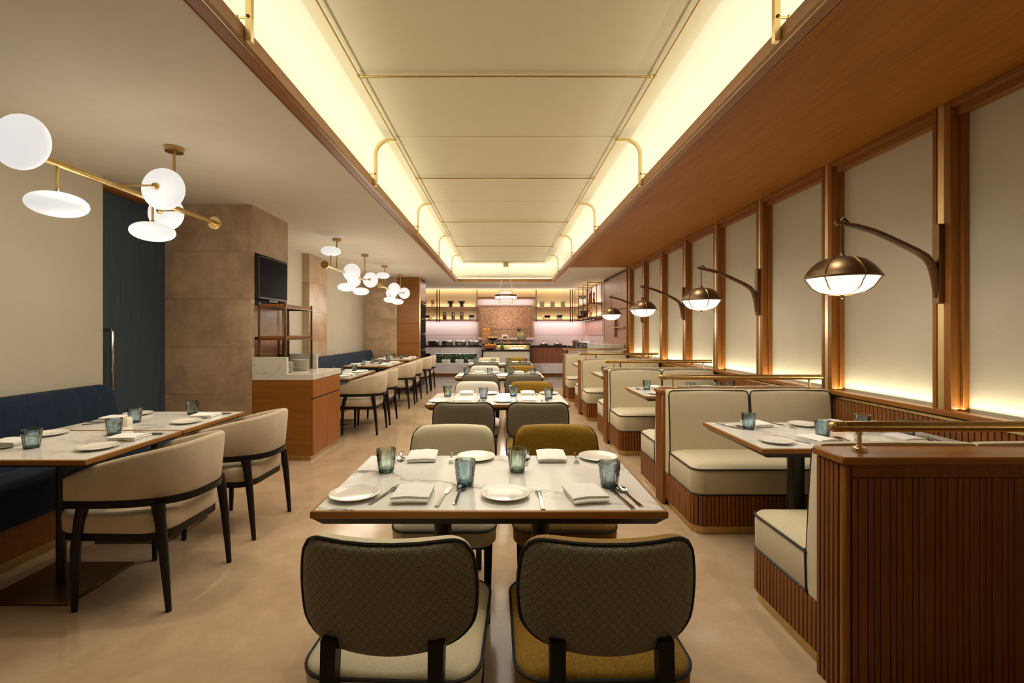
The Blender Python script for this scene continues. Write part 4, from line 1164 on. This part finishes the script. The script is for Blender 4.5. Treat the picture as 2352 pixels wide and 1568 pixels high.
# chafing dishes on the left counter
for x, p in zip((-2.45, -2.15, -1.72, -1.31, -.90), ('half hidden by the cabinet', 'second', 'third', 'fourth', 'nearest the island')):
    o = thing('chafing_dish', f'steel chafing dish on the left black counter, {p}' if p in ('half hidden by the cabinet', 'nearest the island') else f'steel chafing dish on the left black counter, {p} from the left', 'chafing dish', (x, 14.5, .945), 0, 'steel chafing dishes on the left counter')
    if x == -2.45: o.location.x = -2.56
    obj('basin', MB().loft([[(px, py, z) for px, py in rrect(hx, hx*.8, .05, 5)] for z, hx in ((.0, .15), (.01, .165), (.085, .172), (.09, .178), (.10, .178))]), 'steel_dark', o)
    obj('lid', MB().loft([[(px, py, z) for px, py in rrect(hx, hx*.8, .06, 5)] for z, hx in ((.101, .172), (.125, .168), (.150, .14), (.158, .08))]), 'chrome', o)
    obj('lid_handle', MB().tube([(-.05, -.14, .12), (-.05, -.17, .13), (.05, -.17, .13), (.05, -.14, .12)], .006, 6), 'chrome', o)
    mb = MB()
    for k in range(7): mb.box(-.15+k*.046, -.15+k*.046+.012, -.143, -.137, .01, .09)
    obj('ribs', mb, 'blackm', o, smooth=False)
for x, p in ((1.27, 'nearer the island'), (1.70, 'nearer the corner')):
    o = thing('serving_dish', f'low covered steel serving dish on the right black counter, {p}', 'serving dish', (x, 14.45, .945), 0, 'covered dishes on the right counter')
    obj('tray', MB().loft([[(px, py, z) for px, py in rrect(hx, hx*.7, .03, 4)] for z, hx in ((0, .12), (.02, .125), (.03, .135), (.036, .135))]), 'chrome', o)
    obj('lid', MB().lathe([(.105, .036), (.104, .06), (.085, .085), (.04, .095), (.002, .097)], 24), 'chrome', o)
    obj('knob', MB().lathe([(.008, .095), (.008, .115), (.016, .12), (.014, .135), (.002, .138)], 12), 'blackm', o)
# right side counter along the wall, with pots
t = thing('side_counter', 'dark-topped kitchen side counter along the right wall behind the booths', 'counter', (2.28, 13.0, 0))
obj('body', B(-.30, .31, -1.0, 1.86, .08, .893), 'marble_k', t)
obj('black_top', B(-.33, .315, -1.03, 1.08, .895, .945, c=.003), 'bmarble', t)
obj('toe_kick', B(-.26, .31, -.95, 1.86, 0, .08), 'walnut_x', t)
def pot(label, x, y, r, h, ang, lid=False):
    o = thing('cooking_pot', label, 'pot', (x, y, .945), ang, 'steel pots on the right side counter')
    obj('body', MB().lathe([(.001, 0), (r*.93, 0), (r, .015), (r, h), (r+.006, h+.004), (r-.004, h), (r-.004, .02), (.001, .012)], 28), 'chrome', o)
    for s in (1, -1): obj('handle', MB().tube([(s*r, -.04, h*.75), (s*(r+.045), -.035, h*.8), (s*(r+.045), .035, h*.8), (s*r, .04, h*.75)], .008, 8), 'chrome', o)
    obj('lid', MB().lathe([(r, h+.004), (r*.9, h+.02), (r*.4, h+.032), (.002, h+.035)], 28), 'steel_dark', o)
pot('large steel pot at the back of the right side counter', 2.22, 13.75, .17, .15, 0)
pot('steel pot in the middle of the right side counter', 2.24, 13.1, .15, .12, .4)
pot('wide steel pan nearest the booths on the right side counter', 2.27, 12.45, .165, .12, .2)
# tall rosy cabinet and marble stand at the end of the panelled wall
t = thing('tall_cabinet', 'tall rosy wood cabinet with dark bar handles past the last booth', 'cabinet', (2.60, 9.72, 0))
obj('carcass', B(0, .19, 0, 2.22, 0, H), 'groove', t)
yy = [.0, .5, .86, 1.55]
for a, b in zip(yy[:-1], yy[1:]):
    for z0, z1 in ((.10, 1.20), (1.203, 1.84), (1.86, 2.20), (2.203, 2.62)):
        obj('door', B(-.02, 0, a+.003, b-.003, z0, z1, c=.002), 'pinkwood', t)
for y in (.80, .95): obj('handle', B(-.045, -.02, y-.015, y+.015, 1.23, 1.68, c=.003), 'bronze', t)
obj('brass_shelf', B(-.10, 0, 0, .95, 1.44, 1.46, c=.002), 'brass', t)
obj('dark_bar', B(-.04, 0, 0, .55, 1.842, 1.858), 'bronze', t)
obj('recess_back', B(-.012, .004, 1.553, 2.2, .1, 2.6), 'pinkwood', t)
obj('end_panel', B(-.02, .02, 2.16, 2.22, 0, H), 'pinkwood', t)
t = thing('marble_stand', 'pale marble service stand under the rosy cabinet past the last booth', 'stand', (2.13, 9.85, 0))
obj('body', B(0, .44, 0, 1.9, 0, 1.05, c=.003), 'marble_w', t)
obj('top', B(-.01, .44, -.01, 1.91, 1.052, 1.08, c=.003), 'marble_w', t)
# island
t = thing('buffet_island', 'stepped buffet island with black stone tops and cream front at the kitchen end', 'counter', (.105, 13.2, 0))
obj('body', B(-.66, .66, .02, .9, .05, .80), 'cream_wall', t)
for z0, z1 in ((.06, .42), (.425, .80)): obj('front_panel', B(-.63, .63, 0, .02, z0, z1, c=.002), 'cream_wall', t)
for x in (-.68, .68): obj('side_frame', B(x-.02, x+.02, 0, .9, 0, .82, c=.003), 'bmarble', t)
obj('lower_top', B(-.71, .71, -.02, .92, .80, .85, c=.003), 'bmarble', t)
t = thing('island_riser', 'raised black-topped step with brass front on the back of the buffet island', 'riser', (.105, 13.2, 0))
obj('riser', B(-.66, .66, .42, .90, .851, .965), 'brass_l', t)
obj('upper_top', B(-.71, .71, .38, .92, .967, 1.01, c=.003), 'bmarble', t)
area('island_strip', (.1, 13.56, .962), 1.2, .03, 2.5, (1, .85, .5))
# on the upper step
t = thing('crate_tower', 'stacked wooden crate riser on the left of the island', 'crate', (-.50, 14.0, 1.01))
for k in range(3):
    z = k*.115
    for y in (-.09, .09): obj('board', B(-.11, .11, y-.008, y+.008, z, z+.10), 'crate', t)
    for x in (-.11, .11): obj('board', B(x-.008, x+.008, -.082, .082, z, z+.10), 'crate', t)
obj('tray', B(-.125, .125, -.10, .10, .345, .375, c=.004), 'crate', t)
for k in range(3):
    o = obj('orange', MB().lathe([(.001, 0), (.02, .004), (.033, .02), (.036, .036), (.03, .055), (.012, .068), (.001, .07)], 14), 'orange'); o.location = (-.576+k*.076, 14.0, 1.386)
    tag(o, f'orange in the top crate of the wooden riser, {ORD[k]} from the left', 'fruit', 'oranges in the crate')
o = lathe_thing('cake_stand', 'dark footed stand piled with bread rolls behind the fruit basket', 'stand', (-.30, 13.70, 1.01),
                [('foot', [(.07, 0), (.07, .01), (.02, .02), (.02, .10)], 'darkclay'), ('dish', [(.02, .10), (.10, .11), (.19, .145), (.195, .15), (.18, .15), (.02, .115)], 'darkclay')])
rnd = random.Random(5)
for k in range(9):
    a = k*2*PI/8 if k < 8 else 0; r = .115 if k < 8 else 0
    o = obj('bread_roll', MB().lathe([(.001, 0), (.035, .004), (.045, .02), (.035, .042), (.001, .05)], 14), 'bread'); o.location = (-.30+r*math.cos(a), 13.70+r*math.sin(a), 1.163 if k < 8 else 1.17)
    tag(o, 'bread roll heaped on the dark footed stand, crowning the pile' if k == 8 else f'bread roll on the dark stand, {ORD[(k+3) % 8]} round from the front left', 'bread', 'bread rolls on the stand')
t = thing('sign_riser', 'wooden riser carrying a small white picture card at the island centre', 'riser', (.06, 13.8, 1.01))
for x in (-.10, .10): obj('leg', B(x-.015, x+.015, -.06, .06, 0, .12), 'crate', t)
obj('board', B(-.125, .125, -.08, .08, .12, .14, c=.003), 'crate', t)
t = thing('picture_card', 'small white card with a dark picture on the wooden riser', 'card', (.06, 13.83, 1.152))
obj('card', B(-.085, .085, -.004, .004, 0, .12), 'white', t); obj('picture', MB().prism([(-.06, .015), (.06, .015), (.055, .05), (.02, .075), (-.01, .06), (-.03, .07), (-.055, .04)], 'y', -.006, -.0045), 'blackm', t)
obj('foot', B(-.06, .06, -.03, .03, -.011, 0), 'blackm', t)
t = thing('ham_board', 'board of sliced pink cured ham before the wooden riser', 'food', (.10, 13.64, 1.01))
obj('board', B(-.16, .16, -.06, .06, 0, .015, c=.003), 'crate', t)
mb = MB()
for k in range(14): mb.lathe([(.001, .0), (.03, .002), (.032, .012), (.001, .014)], 10, (-.14+k*.021, random.uniform(-.025, .025), .016+.004*(k % 3)))
obj('slices', mb, 'ham', t)['kind'] = 'stuff'
t = lathe_thing('fruit_bowl', 'large pale footed bowl heaped with fruit on the right of the island', 'bowl', (.55, 13.75, 1.01),
                [('foot', [(.07, 0), (.065, .01), (.045, .03), (.045, .07), (.06, .085)], 'crate'), ('bowl', [(.05, .085), (.10, .11), (.16, .18), (.19, .25), (.182, .25), (.15, .185), (.09, .12), (.001, .105)], 'bowlstone')])
APP = [(.001, .004), (.02, 0), (.036, .014), (.041, .034), (.036, .054), (.02, .066), (.006, .062), (.001, .058)]
for k, (x, y, z, m, nme) in enumerate(((-.091, -.053, .205, 'apple_g', 'green'), (-.009, -.105, .205, 'apple_g', 'green'), (.02, -.02, .255, 'apple_g', 'green'), (.08, -.068, .205, 'apple_r', 'red'), (.101, .027, .205, 'apple_r', 'red'), (.036, .099, .205, 'apple_r', 'red'))):
    o = thing('apple', f'{nme} apple in the footed fruit bowl, ' + ('left beside the pineapple', 'at the front', 'on top of the heap', 'front right', 'far right', 'at the back')[k], 'fruit', (.55+x, 13.75+y, 1.01+z), 0, f'{nme} apples in the fruit bowl')
    obj('flesh', MB().lathe(APP, 16), m, o); obj('stem', MB().tube([(0, 0, .055), (.004, 0, .075)], .002, 5), 'crate', o)
t = thing('pineapple', 'whole pineapple standing in the large fruit bowl', 'fruit', (.468, 13.82, 1.20))
obj('body', MB().lathe([(.001, 0), (.045, .01), (.058, .05), (.056, .10), (.04, .14), (.001, .15)], 16), 'pine', t)
for k in range(16):
    a = k*2.4; tl = .02+.05*(k/16); h = .10+.07*(1-k/16)
    obj('leaf', MB().loft([[(.012*math.cos(a+q), .012*math.sin(a+q), .145) for q in (0, 2.1, 4.2)], [(tl*math.cos(a)+.006*math.cos(a+q), tl*math.sin(a)+.006*math.sin(a+q), .145+h*.6) for q in (0, 2.1, 4.2)], [(tl*1.9*math.cos(a)+.001*math.cos(q), tl*1.9*math.sin(a)+.001*math.sin(q), .145+h) for q in (0, 2.1, 4.2)]]), 'leaf', t)
# on the lower step
t = thing('fruit_basket', 'reddish wicker basket of oranges and citrus on a dark tray', 'basket', (-.36, 13.38, .885))
obj('basket', MB().loft([[(px, py, z) for px, py in rrect(hx, hx*.55, .05, 4)] for z, hx in ((0, .17), (.07, .20), (.075, .205), (.07, .19), (.02, .16))]), 'basket', t)
for k in range(8):
    o = obj('orange', MB().lathe([(.001, 0), (.02, .004), (.034, .02), (.037, .037), (.03, .057), (.012, .069), (.001, .07)], 14), 'orange'); o.location = (-.36+(k % 4-1.5)*.08, 13.35+(k//4)*.075, .93+.02*(k % 2))
    tag(o, f'orange in the wicker basket on the island, {ORD[k % 4]} from the left in the {("front", "back")[k//4]} row', 'fruit', 'oranges in the wicker basket')
o = lathe_thing('platter', 'dark shallow round platter under the wicker basket', 'platter', (-.36, 13.38, .85), [('dish', [(.001, .004), (.10, 0), (.16, .02), (.20, .032), (.198, .034), (.15, .026), (.001, .012)], 'darkclay'), ('rim', [(.197, .03), (.205, .033), (.197, .036)], 'darkclay')])
t = lathe_thing('oil_bottle', 'green glass oil bottle in the middle of the lower island step', 'bottle', (-.02, 13.35, .85), [('bottle', [(.001, 0), (.05, 0), (.055, .01), (.05, .08), (.02, .13), (.016, .19), (.019, .195), (.001, .196)], 'leaf'), ('stopper', [(.012, .196), (.014, .22), (.001, .222)], 'crate')])
t = thing('serving_tray', 'flat pale tray carrying silver pyramid covers on the island', 'tray', (.40, 13.38, .85))
obj('tray', B(-.28, .28, -.10, .10, 0, .012, c=.003), 'bowlstone', t)
for x, p in ((.27, 'left'), (.41, 'middle'), (.55, 'right')):
    o = thing('pyramid_cover', f'small steel pyramid cover on the pale tray, {p} one', 'cover', (x, 13.38, .862), 0, 'pyramid covers on the tray')
    obj('cover', MB().loft([[(q*sx, q*sy, z) for sx, sy in ((-1, -1), (1, -1), (1, 1), (-1, 1))] for q, z in ((.062, 0), (.060, .008), (.006, .085))]), 'chrome', o)
    obj('knob', MB().lathe([(.004, .084), (.010, .092), (.001, .102)], 10), 'chrome', o)

# ------------------------------------------------------------------ kitchen shelves
def shelf_unit(label, x0, x1, posts):
    t = thing('kitchen_shelf', label, 'shelf', (0, 14.62, 0), 0, 'lit shelves on the back wall')
    for z in (1.74, 2.135): obj('shelf_board', B(x0, x1, 0, .255, z-.045, z, c=.003), 'pinkwood', t)
    for x in posts: obj('post', B(x-.014, x+.014, .0, .028, 1.66, 2.70), 'bronze', t)
    return t
shelf_unit('two lit wooden shelves on bronze posts left of the mosaic panel', -3.35, -.80, (-2.07, -1.99, -.815))
shelf_unit('two lit wooden shelves on bronze posts right of the mosaic panel', 1.03, 2.20, (1.045, 2.12, 2.19))
t = thing('kitchen_shelf', 'narrow wooden beam shelf over the mosaic panel', 'shelf', (.1, 14.64, 2.42))
obj('beam', B(-.90, .92, 0, .22, -.02, .025, c=.003), 'walnut_x', t); obj('brace', B(-.90, .92, .0, .02, -.03, -.0205), 'bronze', t)
ZL, ZU, YS = 1.7405, 2.1355, 14.74
for x, p in ((-2.46, 'beside the cabinet'), (-2.22, 'beside the shelf posts')):
    o = thing('wooden_stool_cup', f'wooden tripod cup on the upper left shelf, {p}', 'cup', (x, YS, ZU), 0, 'tripod cups on the upper left shelf')
    obj('cup', MB().lathe([(.03, .09), (.05, .13), (.068, .22), (.064, .22), (.045, .13), (.001, .10)], 16), 'crate', o)
    for a in (.5, 2.6, 4.7): obj('leg', MB().tube([(.03*math.cos(a), .03*math.sin(a), .12), (.06*math.cos(a), .06*math.sin(a), .006)], .009, 6), 'crate', o)
for x, p in ((-1.65, 'left'), (-1.30, 'right')):
    o = lathe_thing('clay_goblet', f'dark clay bowl on a thick foot on the upper shelf, {p} of two', 'bowl', (x, YS, ZU), [('foot', [(.001, 0), (.055, 0), (.055, .07), (.035, .085)], 'darkclay'), ('bowl', [(.035, .085), (.07, .11), (.105, .17), (.112, .185), (.10, .185), (.06, .12), (.001, .10)], 'darkclay')], 'dark footed bowls on the shelf')
for x, p, sgn in ((-2.40, 'lower left shelf', 1), (1.40, 'lower right shelf', -1)):
    o = thing('wooden_scale_tray', f'wooden trough on feet with a leaning scoop on the {p}', 'tray', (x, YS, ZL), 0, 'wooden troughs on the shelves')
    obj('trough', MB().loft([[(px, py, z) for px, py in rrect(hx, .06, .01, 2)] for z, hx in ((.05, .08), (.13, .11), (.13, .10), (.07, .075))]), 'crate', o)
    for q in (-.06, .06): obj('foot', B(q-.012, q+.012, -.03, .03, 0, .05), 'crate', o)
    obj('scoop', MB().tube([(sgn*.10, 0, .02), (sgn*.16, 0, .07), (sgn*.22, 0, .15)], [.022, .01, .008], 8), 'crate', o)
for x, m, p in ((-1.84, 'grain1', 'dark reddish grain'), (-1.57, 'grain2', 'pale grain'), (-1.30, 'grain3', 'mixed grain')):
    o = thing('storage_jar', f'tall lidded jar of {p} on the lower left shelf', 'jar', (x, YS, ZL), 0, 'jars on the lower left shelf')
    obj('filling', MB().lathe([(.001, .006), (.05, .006), (.05, .165), (.001, .168)], 20), m, o)
    obj('jar', MB().lathe([(.001, 0), (.054, 0), (.055, .005), (.055, .18), (.045, .195), (.045, .205)], 20, cap=False), 'clear', o)
    obj('lid', MB().lathe([(.001, .203), (.05, .203), (.05, .228), (.001, .23)], 20), 'darkclay', o)
for x, p in ((-.99, 'left of the mosaic panel'), (1.79, 'right of the mosaic panel')):
    o = thing('planter', f'small grey planter of green herbs on the shelf {p}', 'planter', (x, YS, ZL), 0, 'herb planters on the shelves')
    obj('box', MB().loft([[(px, py, z) for px, py in rrect(hx, .055, .01, 2)] for z, hx in ((0, .08), (.095, .095), (.095, .085), (.07, .08))]), 'planter', o)
    mb = MB(); rnd = random.Random(int(x*100))
    for k in range(90):
        px, py = rnd.uniform(-.085, .085), rnd.uniform(-.045, .045); hh = rnd.uniform(.03, .085); a = rnd.uniform(0, 6.3); n0 = len(mb.v)
        mb.v += [(px, py, .075), (px+.012*math.cos(a), py+.012*math.sin(a), .08+hh*.7), (px+.02*math.cos(a+.6), py+.02*math.sin(a+.6), .08+hh), (px-.01*math.sin(a), py+.01*math.cos(a), .08+hh*.6)]; mb.f.append((n0, n0+1, n0+2, n0+3))
    obj('herbs', mb, 'leaf', o, smooth=False)['kind'] = 'stuff'
BOWL = None
for x, sn in ((1.24, 'left'), (1.57, 'middle'), (1.90, 'right')):
    for k, p in enumerate(('bottom', 'middle', 'top')):
        lab = f'celadon bowl in the {sn} stack on the upper right shelf, {p} one'
        if BOWL is None:
            o = BOWL = obj('bowl', MB().lathe([(.001, .004), (.035, 0), (.04, .006), (.07, .03), (.078, .062), (.082, .066), (.074, .062), (.06, .03), (.001, .012)], 24), 'cel')
        else: o = BOWL.copy(); C.objects.link(o)
        o.location = (x, YS, ZU+k*.054); tag(o, lab, 'bowl', 'celadon bowls stacked on the upper right shelf')
# hanging metal racks on the right kitchen wall
t = thing('hanging_rack', 'bronze framed rack with two wooden shelves over the right side counter', 'rack', (2.4, 12.15, 1.68))
for y in (0, .70, 1.45, 2.15):
    mb = MB()
    mb.box(-.20, -.18, y-.01, y+.01, 0, .97).box(.17, .19, y-.01, y+.01, 0, .97).box(-.18, .17, y-.01, y+.01, .95, .97).box(-.18, .17, y-.01, y+.01, 0, .02).box(-.18, .17, y-.01, y+.01, .385, .40)
    obj('frame', mb, 'bronze', t, smooth=False)
for z in (.02, .40): obj('shelf_board', B(-.17, .18, -.03, 2.2, z, z+.045, c=.003), 'pinkwood', t)
for y in (.2, .65, 1.1, 1.55, 2.0): obj('spot_lamp', MB().lathe([(.025, -.012), (.028, 0)], 14, (0, y, .0)), 'lampglass', t)
area('rack_strip', (2.55, 13.2, 1.80), .03, 2.0, 3, (1, .74, .34), (PI, .3, 0)); area('rack_strip', (2.55, 13.2, 2.15), .03, 2.0, 4, (1, .74, .34), (PI, .3, 0))
ZA, ZB2 = 2.1255, 1.7455
o = lathe_thing('utensil_crock', 'pale crock of kitchen utensils on the upper side rack', 'crock', (2.30, 13.45, ZA), [('crock', [(.001, 0), (.09, 0), (.095, .02), (.09, .16), (.085, .16), (.085, .02)], 'white')])
for k in range(7):
    a = k*.9; obj('utensil', MB().tube([(.04*math.cos(a), .04*math.sin(a), .05), (.07*math.cos(a), .07*math.sin(a), .2), (.10*math.cos(a), .08*math.sin(a), .27)], [.006, .006, .018], 6), 'darkclay', o)
for k, (x, y, h) in enumerate(((2.33, 12.30, .30), (2.42, 12.38, .28), (2.33, 12.5, .26))):
    lathe_thing('slim_bottle', 'slim dark wood mill on the upper side rack, ' + ('nearest', 'second', 'third')[k] + ' of three', 'mill', (x, y, ZA), [('body', [(.001, 0), (.03, 0), (.03, h*.3), (.018, h*.5), (.025, h*.75), (.02, h*.86)], 'walnut_z'), ('cap', [(.018, h*.86), (.024, h*.92), (.012, h), (.001, h)], 'darkclay')], 'wooden mills on the side rack')
o = lathe_thing('clay_urn', 'wide black clay urn on the lower side rack', 'urn', (2.33, 13.3, ZB2), [('foot', [(.001, 0), (.06, 0), (.06, .04), (.045, .06)], 'darkclay'), ('bowl', [(.045, .06), (.10, .10), (.125, .17), (.128, .21), (.115, .21), (.09, .11), (.001, .08)], 'darkclay')])
t = thing('wooden_trough', 'small wooden trough at the far end of the lower side rack', 'tray', (2.32, 13.95, ZB2))
obj('trough', MB().loft([[(px, py, z) for px, py in rrect(hx, .08, .01, 2)] for z, hx in ((.0, .08), (.09, .11), (.09, .10), (.03, .075))]), 'basket', t)
obj('handle', MB().tube([(-.1, 0, .08), (-.13, 0, .12), (-.1, 0, .15)], .01, 6), 'basket', t)
for k, (y, h) in enumerate(((12.35, .20), (12.5, .24), (12.65, .18))):
    lathe_thing('copper_ladle', 'copper ladle standing on the lower side rack, ' + ('nearest', 'middle', 'farthest')[k] + ' of three', 'ladle', (2.30+.04*k, y, ZB2), [('handle', [(.001, 0), (.02, 0), (.012, .02), (.008, h*.75)], 'copper'), ('bowl', [(.008, h*.75), (.03, h*.85), (.038, h), (.03, h), (.001, h*.82)], 'copper')], 'copper ladles on the side rack')

# ------------------------------------------------------------------ ring pendant before the kitchen
t = thing('ring_pendant', 'ring pendant lamp with a glowing lattice drum hung before the kitchen', 'pendant lamp', (.077, 11.75, 2.26))
obj('ring', MB().lathe([(.262, -.02), (.288, -.022), (.292, 0), (.288, .022), (.262, .02), (.258, 0), (.262, -.02)], 48, cap=False), 'bronze', t)
obj('lit_band', MB().lathe([(.262, -.021), (.285, -.0235), (.27, -.06), (.25, -.06), (.262, -.021)], 48, cap=False), 'lampglass', t)
obj('diffuser', MB().lathe([(.155, -.15), (.162, -.14), (.162, .10), (.155, .105)], 40), 'lampglass', t)
mb = MB(); R = .178
for k in range(22):
    for s in (1, -1):
        mb.tube([(R*math.cos(2*PI*k/22+s*.75*q/6), R*math.sin(2*PI*k/22+s*.75*q/6), -.17+.29*q/6) for q in range(7)], .0045, 4)
for z in (-.17, .12): mb.tube([(R*math.cos(2*PI*q/36), R*math.sin(2*PI*q/36), z) for q in range(36)], .006, 5, closed=True)
lt = obj('lattice', mb, 'brass_l', t); lt['kind'] = 'stuff'
obj('arm', B(-.27, .27, -.006, .006, -.006, .006), 'bronze', t); obj('arm', B(-.006, .006, -.27, .27, -.0125, -.0065), 'bronze', t)
obj('ceiling_box', B(-.065, .065, -.065, .065, .72, .845, c=.004), 'brass_l', t)
for a in (.8, 2.35, 3.94, 5.5): obj('cable', MB().tube([(.275*math.cos(a), .275*math.sin(a), .01), (.05*math.cos(a), .05*math.sin(a), .73)], .0022, 5), 'chrome', t)
l = bpy.data.lights.new('pendant_bulb', 'POINT'); l.energy = 22; l.color = (1, .93, .82); l.shadow_soft_size = .2; l.specular_factor = .2
lo = bpy.data.objects.new('pendant_bulb', l); C.objects.link(lo); lo.location = (.077, 11.75, 1.85)
